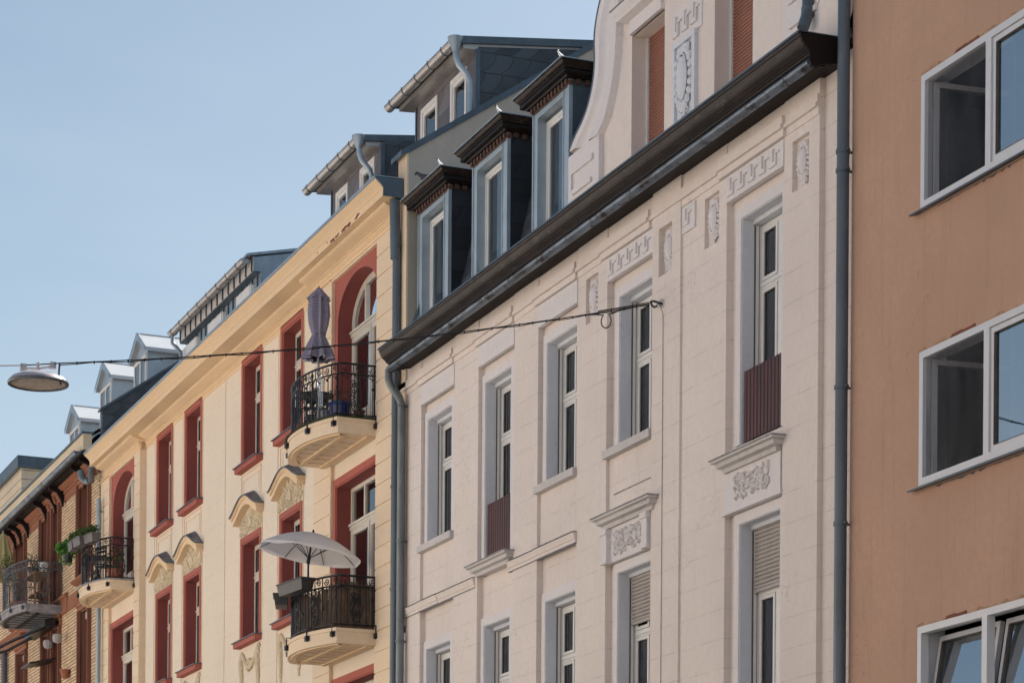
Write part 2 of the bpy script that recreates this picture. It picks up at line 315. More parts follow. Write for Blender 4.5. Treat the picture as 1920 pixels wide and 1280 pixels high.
# ------------------------------------------------------------------ mesh builder
class MB:
    def __init__(s): s.v = []; s.f = []; s.sm = []
    def add(s, vs, fs, smooth=False):
        o = len(s.v); s.v += [tuple(map(float, p)) for p in vs]
        for f in fs: s.f.append([i+o for i in f]); s.sm.append(smooth)
        return s
    def box(s, x0, x1, y0, y1, z0, z1):
        if x0 > x1: x0, x1 = x1, x0
        if y0 > y1: y0, y1 = y1, y0
        if z0 > z1: z0, z1 = z1, z0
        return s.add([(x0,y0,z0),(x1,y0,z0),(x1,y1,z0),(x0,y1,z0),(x0,y0,z1),(x1,y0,z1),(x1,y1,z1),(x0,y1,z1)],
            [(0,3,2,1),(4,5,6,7),(0,1,5,4),(1,2,6,5),(2,3,7,6),(3,0,4,7)])
    def quad(s, a, b, c, d): return s.add([a, b, c, d], [(0,1,2,3)])
    def prism(s, pts, fn, smooth=False):
        """pts: 2D outline; fn(p, side) -> 3D for side 0/1"""
        n = len(pts); vs = [fn(p, 0) for p in pts]+[fn(p, 1) for p in pts]
        fs = [tuple(range(n)), tuple(range(2*n-1, n-1, -1))]
        s.add(vs, fs); 
        o = len(s.v)-2*n
        for i in range(n):
            j = (i+1) % n; s.f.append([o+i, o+n+i, o+n+j, o+j]); s.sm.append(smooth)
        return s
    def xz(s, pts, y0, y1): return s.prism(pts, lambda p, k: (p[0], (y0, y1)[k], p[1]))
    def yz(s, pts, x0, x1, smooth=False): return s.prism(pts, lambda p, k: ((x0, x1)[k], p[0], p[1]), smooth)
    def xy(s, pts, z0, z1, smooth=False): return s.prism(pts, lambda p, k: (p[0], p[1], (z0, z1)[k]), smooth)
    def tube(s, pts, r, n=8, closed=False, cap=True):
        pts = [Vector(p) for p in pts]; N = len(pts); rr = r if isinstance(r, (list, tuple)) else [r]*N
        rings = []; up = None
        for i, p in enumerate(pts):
            if closed: t = pts[(i+1) % N]-pts[i-1]
            else: t = pts[min(i+1, N-1)]-pts[max(i-1, 0)]
            if t.length < 1e-9: t = Vector((0, 0, 1))
            t.normalize()
            if up is None: up = Vector((0, 0, 1)) if abs(t.z) < .9 else Vector((0, 1, 0))
            a = t.cross(up)
            if a.length < 1e-6: a = t.cross(Vector((1, .3, 0)))
            a.normalize(); b = a.cross(t); up = b
            rings.append([p+(a*cos(2*pi*k/n+pi/n)+b*sin(2*pi*k/n+pi/n))*rr[i] for k in range(n)])
        vs = [q for R in rings for q in R]; fs = []
        for i in range(N if closed else N-1):
            j = (i+1) % N
            for k in range(n): fs.append((i*n+k, i*n+(k+1) % n, j*n+(k+1) % n, j*n+k))
        s.add(vs, fs, n > 4)
        if cap and not closed:
            o = len(s.v)-len(vs); s.f.append([o+k for k in range(n)][::-1]); s.sm.append(False)
            s.f.append([o+(N-1)*n+k for k in range(n)]); s.sm.append(False)
        return s
    def lathe(s, c, prof, n=20, mat=None, smooth=True, sx=1, sy=1):
        vs = []; 
        for r, z in prof:
            for k in range(n):
                a = 2*pi*k/n; p = Vector((r*cos(a)*sx, r*sin(a)*sy, z))
                if mat: p = mat @ p
                vs.append(Vector(c)+p)
        fs = []
        for i in range(len(prof)-1):
            for k in range(n): fs.append((i*n+k, i*n+(k+1) % n, (i+1)*n+(k+1) % n, (i+1)*n+k))
        return s.add(vs, fs, smooth)
    def ell(s, c, r, rot=None, nu=8, nv=6):
        vs = []; fs = []
        for i in range(nv+1):
            th = pi*i/nv
            for k in range(nu):
                a = 2*pi*k/nu; p = Vector((r[0]*sin(th)*cos(a), r[1]*sin(th)*sin(a), r[2]*cos(th)))
                if rot: p = rot @ p
                vs.append(Vector(c)+p)
        for i in range(nv):
            for k in range(nu): fs.append((i*nu+k, (i+1)*nu+k, (i+1)*nu+(k+1) % nu, i*nu+(k+1) % nu))
        return s.add(vs, fs, True)
    def sweep(s, prof, x0, x1):
        """prof [(y,z)...] closed outline swept along x with flat ends"""
        return s.yz(prof, x0, x1)
    def mitre(s, prof, x0, x1, y0, back, smooth=False):
        """prof [(out,z)] swept round three sides (left return, front, right return)"""
        n = len(prof); vs = []
        for o, z in prof: vs.append((x0-o, back, z))
        for o, z in prof: vs.append((x0-o, y0-o, z))
        for o, z in prof: vs.append((x1+o, y0-o, z))
        for o, z in prof: vs.append((x1+o, back, z))
        fs = []
        for r in range(3):
            for i in range(n):
                j = (i+1) % n; fs.append((r*n+i, r*n+j, (r+1)*n+j, (r+1)*n+i))
        fs += [tuple(range(n))[::-1], tuple(range(3*n, 4*n))]
        return s.add(vs, fs, smooth)
    def wall(s, x0, x1, z0, z1, y, holes, back=None):
        """sheet facing -y with rectangular holes"""
        xs = sorted(set([x0, x1]+[h[0] for h in holes]+[h[1] for h in holes])); zs = sorted(set([z0, z1]+[h[2] for h in holes]+[h[3] for h in holes]))
        xs = [x for x in xs if x0-1e-6 <= x <= x1+1e-6]; zs = [z for z in zs if z0-1e-6 <= z <= z1+1e-6]
        for i in range(len(xs)-1):
            for j in range(len(zs)-1):
                cx = (xs[i]+xs[i+1])/2; cz = (zs[j]+zs[j+1])/2
                if any(h[0] < cx < h[1] and h[2] < cz < h[3] for h in holes): continue
                s.quad((xs[i], y, zs[j]), (xs[i+1], y, zs[j]), (xs[i+1], y, zs[j+1]), (xs[i], y, zs[j+1]))
        return s
    def build(s, name, mat, parent=None, loc=None, recalc=True, split=None):
        if split:                            # pieces that stand apart along the facade become parts of their own
            par = list(range(len(s.v)))
            def fnd(i):
                while par[i] != i: par[i] = par[par[i]]; i = par[i]
                return i
            for fc in s.f:
                for q in fc[1:]: par[fnd(q)] = fnd(fc[0])
            rng = {}
            for i, p in enumerate(s.v):
                r = fnd(i); a = rng.setdefault(r, [p[0], p[0]]); a[0] = min(a[0], p[0]); a[1] = max(a[1], p[0])
            iv = sorted((a, b, r) for r, (a, b) in rng.items()); groups = []
            for a, b, r in iv:
                if groups and a <= groups[-1][0]+split: groups[-1][0] = max(groups[-1][0], b); groups[-1][1].add(r)
                else: groups.append([b, {r}])
            if len(groups) > 1:
                out = None
                for _, rs in groups:
                    g = MB(); mp = {}
                    for fc, sm in zip(s.f, s.sm):
                        if fnd(fc[0]) in rs:
                            for q in fc:
                                if q not in mp: mp[q] = len(g.v); g.v.append(s.v[q])
                            g.f.append([mp[q] for q in fc]); g.sm.append(sm)
                    o = g.build(name, mat, parent, loc, recalc); out = out or o
                return out
        me = bpy.data.meshes.new(name); off = Vector(loc) if loc is not None else Vector((0, 0, 0))
        me.from_pydata([tuple(Vector(p)-off) for p in s.v], [], s.f)
        me.polygons.foreach_set('use_smooth', s.sm); me.update()
        if recalc:
            b = bmesh.new(); b.from_mesh(me); bmesh.ops.recalc_face_normals(b, faces=b.faces); b.to_mesh(me); b.free()
        try: me.set_sharp_from_angle(angle=radians(42))
        except Exception: pass
        me.materials.append(M[mat] if isinstance(mat, str) else mat)
        o = bpy.data.objects.new(name, me); COL.objects.link(o); o.location = off
        if parent:
            o.parent = parent; o.matrix_parent_inverse = root_inv(parent)
        return o
def root_inv(p):   # roots stand at their base, parts at the world origin
    return Matrix.Identity(4) if p.parent else Matrix.Translation(p.location).inverted()
def thing(name, label, cat, loc, group=None):
    o = bpy.data.objects.new(name, None); COL.objects.link(o); o.location = loc; o.empty_display_size = .3
    o['label'] = label; o['category'] = cat
    if group: o['group'] = group
    return o
def tag(o, label=None, cat=None, group=None, kind=None):
    if label: o['label'] = label
    if cat: o['category'] = cat
    if group: o['group'] = group
    if kind: o['kind'] = kind
    return o

def leaves(mb, c, rad, n, size, flat=.6, seed=0):
    rnd = random.Random(seed)
    for i in range(n):
        while True:
            p = Vector((rnd.uniform(-1, 1), rnd.uniform(-1, 1), rnd.uniform(-1, 1)))
            if p.length < 1: break
        q = Vector((c[0]+p.x*rad[0], c[1]+p.y*rad[1], c[2]+p.z*rad[2]))
        a = Vector((rnd.uniform(-1, 1), rnd.uniform(-1, 1), rnd.uniform(-.4, 1))).normalized()
        b = a.cross(Vector((rnd.uniform(-1, 1), rnd.uniform(-1, 1), rnd.uniform(-1, 1)))).normalized()
        L = size*rnd.uniform(.6, 1.3); W = L*flat*.5
        n2 = a.cross(b)*L*.15
        mb.add([q, q+a*L*.5+b*W+n2, q+a*L, q+a*L*.5-b*W+n2], [(0, 1, 2, 3)])
def swirl(mb, c, r, y, turns=1.4, dirn=1, th=.013, ph=0, nseg=14):
    pts = []
    for i in range(nseg+1):
        t = i/nseg; a = ph+dirn*turns*2*pi*t; rr = r*(1-t*.82)
        pts.append((c[0]+cos(a)*rr, y, c[1]+sin(a)*rr))
    mb.tube(pts, [th*(1-.4*i/nseg) for i in range(nseg+1)], 6)
def relief(mb, x0, x1, z0, z1, y, seed=0, dens=1.0, inside=None, th=.015):
    """scrolling plant ornament in low relief"""
    rnd = random.Random(seed); A = (x1-x0)*(z1-z0)
    for i in range(int(A*55*dens)):
        c = (rnd.uniform(x0+.04, x1-.04), rnd.uniform(z0+.04, z1-.04))
        if inside and not inside(*c): continue
        swirl(mb, c, rnd.uniform(.035, .075), y-.012, rnd.uniform(.8, 1.6), rnd.choice((-1, 1)), th*rnd.uniform(.7, 1.2), rnd.uniform(0, 6.3), 10)
    for i in range(int(A*170*dens)):
        c = (rnd.uniform(x0+.02, x1-.02), rnd.uniform(z0+.02, z1-.02))
        if inside and not inside(*c): continue
        a = rnd.uniform(0, pi); L = rnd.uniform(.022, .05)
        R = Matrix.Rotation(a, 3, 'Y')
        mb.ell((c[0], y-.006, c[1]), (L, .030*rnd.uniform(.6, 1.5), L*.42), R, 7, 5)
def fret(mb, x0, x1, z0, z1, y, n, t=.018, d=.022):
    """key-pattern band"""
    p = (x1-x0)/n; h = z1-z0
    for i in range(n):
        a = x0+i*p
        mb.box(a+.02*p, a+.55*p, y-d, y+.01, z0+.10*h, z0+.10*h+t)
        mb.box(a+.55*p, a+.55*p+t, y-d, y+.01, z0+.10*h, z0+.70*h)
        mb.box(a+.55*p+t, a+.88*p, y-d, y+.01, z0+.70*h-t, z0+.70*h)
        mb.box(a+.28*p, a+.28*p+t, y-d, y+.01, z0+.35*h, z0+.92*h)
def cartouche(mb, x0, x1, z0, z1, y, seed=0, rows=9):
    """oval shield inside a wreath of leaves"""
    cx = (x0+x1)/2; cz = z0+(z1-z0)*.56; W = (x1-x0); Hh = (z1-z0)
    mb.ell((cx-.06*W, y-.01, cz), (W*.26, .045, Hh*.30), None, 14, 10)
    mb.tube([(cx-.06*W+cos(a)*W*.29, y-.025, cz+sin(a)*Hh*.33) for a in [2*pi*k/20 for k in range(20)]], .012, 6, closed=True)
    rnd = random.Random(seed)
    for k in range(rows*2):
        a = 2*pi*k/(rows*2)
        R = Matrix.Rotation(-a, 3, 'Y')
        mb.ell((cx+cos(a)*W*.38, y-.008, cz+sin(a)*Hh*.40), (W*.13, .030, Hh*.055), R, 7, 5)
    for k in range(5):
        c = (cx+rnd.uniform(-.25, .25)*W, z0+Hh*rnd.uniform(.03, .2)); swirl(mb, c, .05*W/.3, y-.008, 1.1, rnd.choice((-1, 1)), .014, rnd.uniform(0, 6))
    for k in range(3):
        c = (cx+(k-1)*.2*W, z0+Hh*.96); mb.ell((c[0], y-.006, c[1]), (W*.11, .03, Hh*.04), None, 7, 5)

def corrug(mb, x0, x1, z0, z1, y, amp, per, slope=0.0):
    n = max(2, int((x1-x0)/per*8)); pts = []
    for i in range(n+1):
        t = i/n; x = x0+(x1-x0)*t; pts.append((x, y+amp*sin(2*pi*(x-x0)/per)))
    for i in range(n):
        a, b = pts[i], pts[i+1]
        mb.add([(a[0], a[1], z0), (b[0], b[1], z0), (b[0], b[1], z1), (a[0], a[1], z1)], [(0, 1, 2, 3)], True)

def window(parent, x0, x1, z0, z1, y, transom=None, mull=True, frame='frame', curtain='curtain', cur_top=None, extra=None, fw=.055, rails=False, leaf2=True):
    """casement window: fixed frame, sash frames, panes, curtain"""
    f = MB(); t = .06
    f.box(x0, x0+fw, y, y+t, z0, z1); f.box(x1-fw, x1, y, y+t, z0, z1)
    f.box(x0+fw, x1-fw, y, y+t, z1-fw, z1); f.box(x0+fw, x1-fw, y, y+t, z0, z0+fw)
    rows = [(z0+fw, z1-fw)]
    if transom:
        f.box(x0+fw, x1-fw, y-.012, y+t, transom-.045, transom+.045)
        f.box(x0+fw, x1-fw, y-.03, y+t-.02, transom-.015, transom+.02)
        rows = [(z0+fw, transom-.045), (transom+.045, z1-fw)]
    xm = (x0+x1)/2; cols = [(x0+fw, x1-fw)]
    if mull:
        f.box(xm-.035, xm+.035, y-.006, y+t, z0+fw, z1-fw); cols = [(x0+fw, xm-.035), (xm+.035, x1-fw)]
    w = f.build('window', frame, parent)
    sash = MB(); pane = MB(); gk = MB(); sw = .045
    for (a, b) in rows:
        for (c, d) in cols:
            g = .006
            gk.box(c+sw-.001, c+sw+.007, y-.004, y+.02, a+sw, b-sw); gk.box(d-sw-.007, d-sw+.001, y-.004, y+.02, a+sw, b-sw); gk.box(c+sw+.007, d-sw-.007, y-.004, y+.02, b-sw-.007, b-sw+.001); gk.box(c+sw+.007, d-sw-.007, y-.004, y+.02, a+sw-.001, a+sw+.007)
            sash.box(c+g, c+sw, y-.018, y+.035, a+g, b-g); sash.box(d-sw, d-g, y-.018, y+.035, a+g, b-g)
            sash.box(c+sw, d-sw, y-.018, y+.035, b-sw, b-g); sash.box(c+sw, d-sw, y-.018, y+.035, a+g, a+sw)
            pane.quad((c+sw-.01, y+.012, a+sw-.01), (d-sw+.01, y+.012, a+sw-.01), (d-sw+.01, y+.012, b-sw+.01), (c+sw-.01, y+.012, b-sw+.01))
    sash.build('sash', frame, w); gk.build('gasket', 'rail', w); pane.build('pane', 'glass', w, recalc=False)
    if curtain:
        c = MB(); ct = cur_top if cur_top else z1
        corrug(c, x0+.02, x1-.02, z0, ct, y+.16, .018, .085); c.build('curtain', curtain, w, recalc=False)
    if rails:
        r = MB(); r.box(x0-.016, x0+.012, y-.062, y-.001, z0, z1); r.box(x1-.012, x1+.016, y-.062, y-.001, z0, z1); r.build('guide_rail', 'frame', w, split=.3)
        r = MB(); r.box(x0-.017, x0-.006, y-.078, y-.063, z0, z1); r.box(x0-.017, x0+.013, y-.030, y-.022, z0, z1); r.build('guide_slot', 'rail', w)
    return w
def railing_path(pts):
    L = [0]
    for i in range(1, len(pts)): L.append(L[-1]+(Vector(pts[i])-Vector(pts[i-1])).length)
    def at_(d):
        d = max(0, min(L[-1], d))
        for i in range(1, len(L)):
            if d <= L[i] or i == len(L)-1:
                t = (d-L[i-1])/max(1e-9, L[i]-L[i-1]); p = Vector(pts[i-1]).lerp(Vector(pts[i]), t); q = (Vector(pts[i])-Vector(pts[i-1])).normalized(); return p, q
    return L[-1], at_
# ================================================================== SETTING
def struct(name, mb, mat):
    o = mb.build(name, mat); o['kind'] = 'structure'; return o
struct('ground', MB().quad((-400, -400, -.02), (300, -400, -.02), (300, 300, -.02), (-400, 300, -.02)), 'ground')
struct('road', MB().box(-140, 60, -13, -5, -.01, .004), 'asphalt')
struct('pavement', MB().box(-140, 60, -5, 0.05, -.01, .13).box(-140, 60, -18, -13, -.01, .13), 'paving')

# ================================================================== WHITE HOUSE
WH = thing('town_house', 'pinkish white stucco house with dark brown cornice, three dormers and shuttered gable', 'house', (-30, 0, 0))
XL, XR = -36.98, -23.02
R0 = .09                                    # recessed window bays
bay = [(-36.07, -34.645), (-33.68, -32.306), (-31.46, -30.12), (-29.193, -27.80), (-25.87, -24.48)]
opn = [(-35.93, -34.90), (-33.55, -32.56), (-31.29, -30.27), (-28.94, -27.94), (-25.61, -24.62)]
ZT, ZS, ZF = 11.03, 9.11, 8.44              # opening head, sill, french-door floor
LT, LB = 7.53, 5.30
ups = [ZS, ZF, ZS, ZS, ZF]
J = .12                                     # jamb width of the white surrounds
holes = []
for i, (a, b) in enumerate(opn):
    holes.append((a-J+.01, b+J-.01, ups[i]+.001, ZT+J-.01)); holes.append((a-J+.01, b+J-.01, LB+.001, LT+J-.01))
wl = MB().wall(XL, XR, 0, 12.1, R0, holes)
prev = XL
NIC = []
for (a_, b_) in [((1099, 524.6), (1121.5, 609.6)), ((1238.8, 431), (1263.7, 521)), ((1321, 374.6), (1348, 468)), ((1486, 267), (1517, 362))]:
    NIC.append((PX(a_[0], a_[1]), PX(b_[0], a_[1]), PZ(a_[0], b_[1]), PZ(a_[0], a_[1])))
def pil(a, b, y, z0=0., z1=12.0):
    for n0, n1, nz0, nz1 in NIC:
        if a < n0 and n1 < b:
            wl.box(a, n0, y, R0+.05, z0, z1); wl.box(n1, b, y, R0+.05, z0, z1); wl.box(n0, n1, y, R0+.05, z0, nz0); wl.box(n0, n1, y, R0+.05, nz1, z1); return
    wl.box(a, b, y, R0+.05, z0, z1)
pil(XL, bay[0][0], 0); pil(bay[0][1], bay[1][0], 0); pil(bay[1][1], bay[2][0], 0); pil(bay[2][1], bay[3][0], 0)
pil(bay[3][1], -27.022, -.025); pil(-27.022, bay[4][0], .004); pil(bay[4][1], -23.69, 0)
wl.box(-23.69+.001, XR, .065, R0+.05, 0, 12.0)
for i, (a, b) in enumerate(bay):            # lintel zone above each bay, hanging over the recess
    wl.box(a+.001, b-.001, .012, R0+.05, 11.56, 12.0)
    if i != 3: wl.box(a+.001, b-.001, .045, R0+.05, (8.27 if i < 3 else 7.9), ups[i]-.02)
    else: wl.box(a+.001, b-.001, .045, R0+.05, 8.3, ups[i]-.02)
    wl.box(a+.001, b-.001, .045, R0+.05, 3.0, LB-.06)
wall = wl.build('wall', 'white', WH)
# shell: sides, back, floors so rooms are closed and dark
sh = MB(); sh.quad((XL, R0, 0), (XL, 10, 0), (XL, 10, 12.1), (XL, R0, 12.1)); sh.quad((XR, R0, 0), (XR, 10, 0), (XR, 10, 12.1), (XR, R0, 12.1))
sh.quad((XL, 10, 0), (XR, 10, 0), (XR, 10, 14.6), (XL, 10, 14.6))
sh.build('rear_wall', 'white_plain', WH)
it = MB(); it.box(XL+.05, XR-.05, 1.9, 2.0, 0, 12.0); it.box(XL+.05, XR-.05, .45, 1.9, 8.05, 8.2); it.box(XL+.05, XR-.05, .45, 1.9, 11.75, 11.9)
for x in (-34.2, -31.9, -29.6, -26.8): it.box(x-.05, x+.05, .45, 1.9, 0, 8.04); it.box(x-.05, x+.05, .45, 1.9, 8.21, 11.74)
it.build('inner_walls', 'dark', WH)

mo = MB()                                   # stepped mouldings under the eaves
segs = [(XL, bay[0][0]-.06, 0), (bay[0][0]-.06, bay[0][1], .03), (bay[0][1], bay[1][0]-.06, 0), (bay[1][0]-.06, bay[1][1], .03),
        (bay[1][1], bay[2][0]-.06, 0), (bay[2][0]-.06, bay[2][1], .03), (bay[2][1], -29.33, 0), (-29.33, -27.86, .035), (-27.86, -26.0, 0), (-26.0, -24.42, .035), (-24.42, -23.69, 0)]
for a, b, p in segs:
    mo.box(a+.001, b-.001, -.030-p, .05, 11.70, 11.795); mo.box(a+.001, b-.001, -.052-p, .05, 11.655, 11.70); mo.box(a+.001, b-.001, -.015-p, .05, 11.575, 11.655)
mo.build('moulding', 'white_plain', WH)
fz = MB()
for i in (0, 1, 2): fz.box(bay[i][0]+.002, bay[i][1]-.002, -.012, .05, 11.27, 11.565)
fz.build('frieze_panel', 'trim', WH, split=.2)
fz = MB()
for i in (3, 4):
    a, b = bay[i]; fz.box(a+.002, b-.002, -.012, .06, 11.27, 11.565); fret(fz, a+.05, b-.05, 11.30, 11.54, -.012, 5)
fz.box(-26.99, -26.66, -.020, .05, 11.24, 11.55); fret(fz, -26.96, -26.70, 11.29, 11.53, -.020, 1.0 and 1)
fz.build('fret_panel', 'trim', WH, split=.2)
for i, (x0, x1, z0, z1) in enumerate(NIC):
    c = MB(); c.box(x0+.001, x1-.001, .058, .12, z0+.001, z1-.001); c.build('niche_back', 'white_plain', WH)
    c = MB(); cartouche(c, x0+.05, x1-.015, z0+.03, z1-.05, .040, seed=i, rows=10); c.build('medallion', 'trim', WH)

# windows
trans = [10.33, 10.2, 10.24, 10.21, 10.26]
for i, (a, b) in enumerate(opn):
    for lv in (0, 1):
        z1 = ZT if lv == 0 else LT; z0 = ups[i] if lv == 0 else LB
        yf = .30
        tr = trans[i] if lv == 0 else z1-.78
        w = window(WH, a+.03, b-.03, z0+.02, z1-.07, yf, transom=tr, frame='frame', curtain='curtain', rails=True)
        s = MB(); fr = .055
        s.box(a-J, a, fr, R0+.02, z0, z1+J); s.box(b, b+J, fr, R0+.02, z0, z1+J); s.box(a, b, fr, R0+.02, z1, z1+J)
        s.build('surround', 'trim', w)
        s = MB()                            # splayed inner lining of the opening
        s.box(a-.05, a, fr+.012, yf+.07, z0, z1+.05) if False else None
        s.box(a-J+.01, a+.012, fr+.014, yf+.07, z0, z1); s.box(b-.012, b+J-.01, fr+.014, yf+.07, z0, z1)
        s.box(a+.012, b-.012, fr+.014, yf+.07, z1-.010, z1+J-.01)
        s.box(a+.012, b-.012, yf-.10, yf+.07, z1-.06, z1-.010)
        s.build('reveal', 'grey_trim', w)
        s = MB()
        if lv == 0 and i in (0, 2, 3):
            s.box(bay[i][0]-.015, bay[i][1]-.02, -.055, yf, z0-.10, z0); s.build('sill', 'trim_old', w)
        elif lv == 1: s.box(bay[i][0]+.002, bay[i][1]-.002, -.03, yf, z0-.08, z0); s.build('sill', 'trim_old', w)
        if lv == 0 and i in (1, 4):          # corrugated guard
            g = MB(); gx0, gx1 = a+.05, b-.02; n = 11; p = (gx1-gx0)/n; zt = 9.27; zb = z0+.02
            for k in range(n):
                x = gx0+k*p; h = zt-.0
                g.box(x, x+p*.62, .085, .10, zb, h); g.add([(x+p*.62, .085, zb), (x+p, .115, zb), (x+p, .115, h-.02), (x+p*.62, .085, h)], [(0, 1, 2, 3)])
            g.build('guard_panel', 'guard', w)
        if lv == 1 and i in (3, 4):          # half lowered roller shutter
            g = MB(); zb = 6.90 if i == 3 else 6.78; z = zb
            while z < z1-.06:
                g.prism([(.245, z), (.228, z+.012), (.226, z+.034), (.245, z+.046)], lambda p, k: ((a+.05, b-.04)[k], p[0], p[1])); z += .048
            g.box(a+.05, b-.04, .225, .26, zb-.035, zb)
            g.build('roller_shutter', 'shutter_grey', w)
# string course on the three left bays
st = MB()
def course(mb, a, b, p, z=8.25):
    mb.sweep([(.03, z-.125), (-.010-p, z-.125), (-.014-p, z-.085), (-.026-p, z-.08), (-.030-p, z-.04), (-.040-p, z-.03), (-.046-p, z), (.03, z+.01)], a, b)
for a, b, p in ((XL, bay[0][0], 0), (bay[0][0]+.001, -35.25, .012), (-35.249, -33.76, 0), (-32.45, -31.46, 0), (-31.459, -30.11, .012)): course(st, a, b, p)
sq = MB()
for a, b, p in ((XL, bay[0][0], 0), (bay[0][0]+.001, -35.25, .012), (-35.249, -33.76, 0), (-32.45, -31.46, 0), (-31.459, -30.11, .012)): sq.box(a, b, -.050-p, .03, 8.2605, 8.268); sq.box(a, b, -.019-p, .02, 8.112, 8.122)
sq.build('string_course_edge', 'stone_cap', WH, split=.1)
st.build('string_course', 'white_plain', WH, split=.1)
# balcony-like hoods
hd = MB()
def hood(mb, a, b, ztop, out):
    mb.mitre([(-.12, ztop-.02), (out, ztop-.02), (out, ztop-.055), (out-.04, ztop-.065), (out-.05, ztop-.11), (out-.10, ztop-.13), (out-.115, ztop-.175), (-.12, ztop-.175)], a, b, 0, .05)
hood(hd, -33.62, -32.42, 8.42, .15); hood(hd, -29.10, -27.76, 8.27, .17); hood(hd, -25.74, -24.58, 8.31, .17)
hd.build('hood', 'trim_old', WH, split=.2)
cp = MB()
for a, b, z, o in ((-33.62, -32.42, 8.405, .155), (-29.10, -27.76, 8.255, .175), (-25.74, -24.58, 8.295, .175)):
    cp.mitre([(-.10, z+.022), (o+.012, z), (o+.012, z-.012), (-.10, z-.006)], a, b, 0, .05)
cp.build('hood_cap', 'stone_cap', WH, split=.2)
rl = MB(); bk = MB()
bk.box(-29.19, -27.82, -.01, .06, 7.66, 8.10); bk.box(-25.86, -24.50, -.012, .06, 7.70, 8.14); bk.box(-25.90, -24.47, -.03, .06, 7.66, 7.71)
for a, b in ((-29.18, -29.02), (-27.98, -27.83)):
    bk.box(a, b, -.07, 0, 7.68, 8.04); bk.box(a-.02, b+.02, -.09, 0, 8.02, 8.09); bk.box(a-.015, b+.015, -.082, 0, 7.655, 7.70)
bk.build('hood_panel', 'trim', WH, split=.3)
relief(rl, -28.92, -28.08, 7.72, 8.04, -.012, 5, 1.6); relief(rl, -25.62, -24.74, 7.78, 8.08, -.014, 6, 1.5)
rl.build('hood_relief', 'trim', WH, split=.4)
pn = MB(); a, b = bay[3]                     # sunk panel under the bay-four sill
pn.box(a+.16, b-.10, .035, .06, 8.53, 8.545); pn.box(b-.115, b-.10, .035, .06, 8.545, 8.93)
pn.build('panel_edge', 'stone_cap', WH)

# cornice
CA, CB = -36.64, -23.25
zt = 12.235
c1 = MB(); c1.sweep([(.15, zt-.025), (-.50, zt-.03), (-.49, zt-.06), (-.465, zt-.12), (-.42, zt-.17), (-.385, zt-.19), (-.385, zt-.215), (.15, zt-.215)], CA, CB)
c1.build('cornice_upper_board', 'brown', WH)
c2 = MB(); c2.sweep([(.15, zt-.217), (-.37, zt-.217), (-.36, zt-.235), (-.345, zt-.235), (-.345, zt-.245), (.15, zt-.245)], CA+.02, CB-.02); c2.build('cornice_fillet', 'brown_dark', WH)
g = MB(); pr = [(-.30, zt-.247)]+[(-.335-.055*sin(pi*k/8), zt-.247-.11*k/8) for k in range(9)]+[(-.30, zt-.357)]
g.sweep(pr, CA+.03, CB-.03)
for k in range(7):
    x = CA+1.1+k*1.95; g.sweep([(p[0]-(.006 if 0 < i < 10 else 0), p[1]) for i, p in enumerate(pr)], x, x+.035)
g.build('cornice_torus', 'gutter_blue', WH)
c3 = MB(); c3.sweep([(.06, zt-.247), (-.299, zt-.247), (-.299, zt-.352), (-.262, zt-.352), (-.252, zt-.328), (-.172, zt-.322), (-.162, zt-.302), (-.092, zt-.297), (-.082, zt-.276), (.06, zt-.268)], CA+.035, CB-.035)
c3.build('cornice_bed_mould', 'brown_dark', WH)
c4 = MB(); c4.yz([(.08, zt-.02), (-.495, zt-.032), (-.485, zt-.065), (-.455, zt-.125), (-.41, zt-.175), (-.38, zt-.20), (-.38, zt-.27), (-.385, zt-.30), (-.36, zt-.35), (-.30, zt-.358), (-.25, zt-.33), (.06, zt-.272)], CB+.002, CB+.022); c4.build('cornice_end_board', 'brown_dark', WH)
c4 = MB()
for q_ in ((-.489, -.062, .006), (-.43, -.155, .006), (-.388, -.192, .005)): c4.sweep([(q_[0]+.02, zt+q_[1]+q_[2]), (q_[0]-.004, zt+q_[1]+q_[2]), (q_[0]-.004, zt+q_[1]-q_[2]), (q_[0]+.02, zt+q_[1]-q_[2])], CA, CB)
c4.build('cornice_dark_line', 'brown_dark', WH)  # thin dark strips, the topmost in place of a shadow line
g = MB(); g.sweep([(.35, zt+.012), (-.515, zt-.002), (-.52, zt-.03), (-.505, zt-.03), (-.50, zt-.012), (.35, zt-.002)], CA-.01, CB+.01); g.build('cornice_flashing', 'zinc_dark', WH)
# roof: steep mansard, shallow upper slope
rf = MB(); zc = 12.18
rf.quad((XL+.3, .115, zc), (-29.6, .115, zc), (-29.6, .70, 14.6), (XL+.3, .70, 14.6)); rf.quad((-24.56, .115, zc), (XR, .115, zc), (XR, .70, 14.6), (-24.56, .70, 14.6)); rf.quad((XL+.3, .70, 14.6), (XR, .70, 14.6), (XR, 5, 16.6), (XL+.3, 5, 16.6))
rf.quad((XL+.3, 5, 16.6), (XR, 5, 16.6), (XR, 10, 14.6), (XL+.3, 10, 14.6)); rf.quad((XR, -.07, zc), (XR, 10, zc), (XR, 5, 16.6), (XR, .7, 14.6))
ROOF = rf.build('roof', 'slate_roof', WH)
# verge flashing where the mansard meets the neighbour
g = MB(); g.add([(-36.68, -.10, 12.2), (-36.45, .09, 12.2), (-36.45, .66, 14.6), (-36.68, .66, 14.6)], [(0, 1, 2, 3)]); g.tube([(-36.47, -.12, 12.2), (-36.47, .64, 14.6)], .02, 5); g.build('verge_flashing', 'zinc_dark', WH)

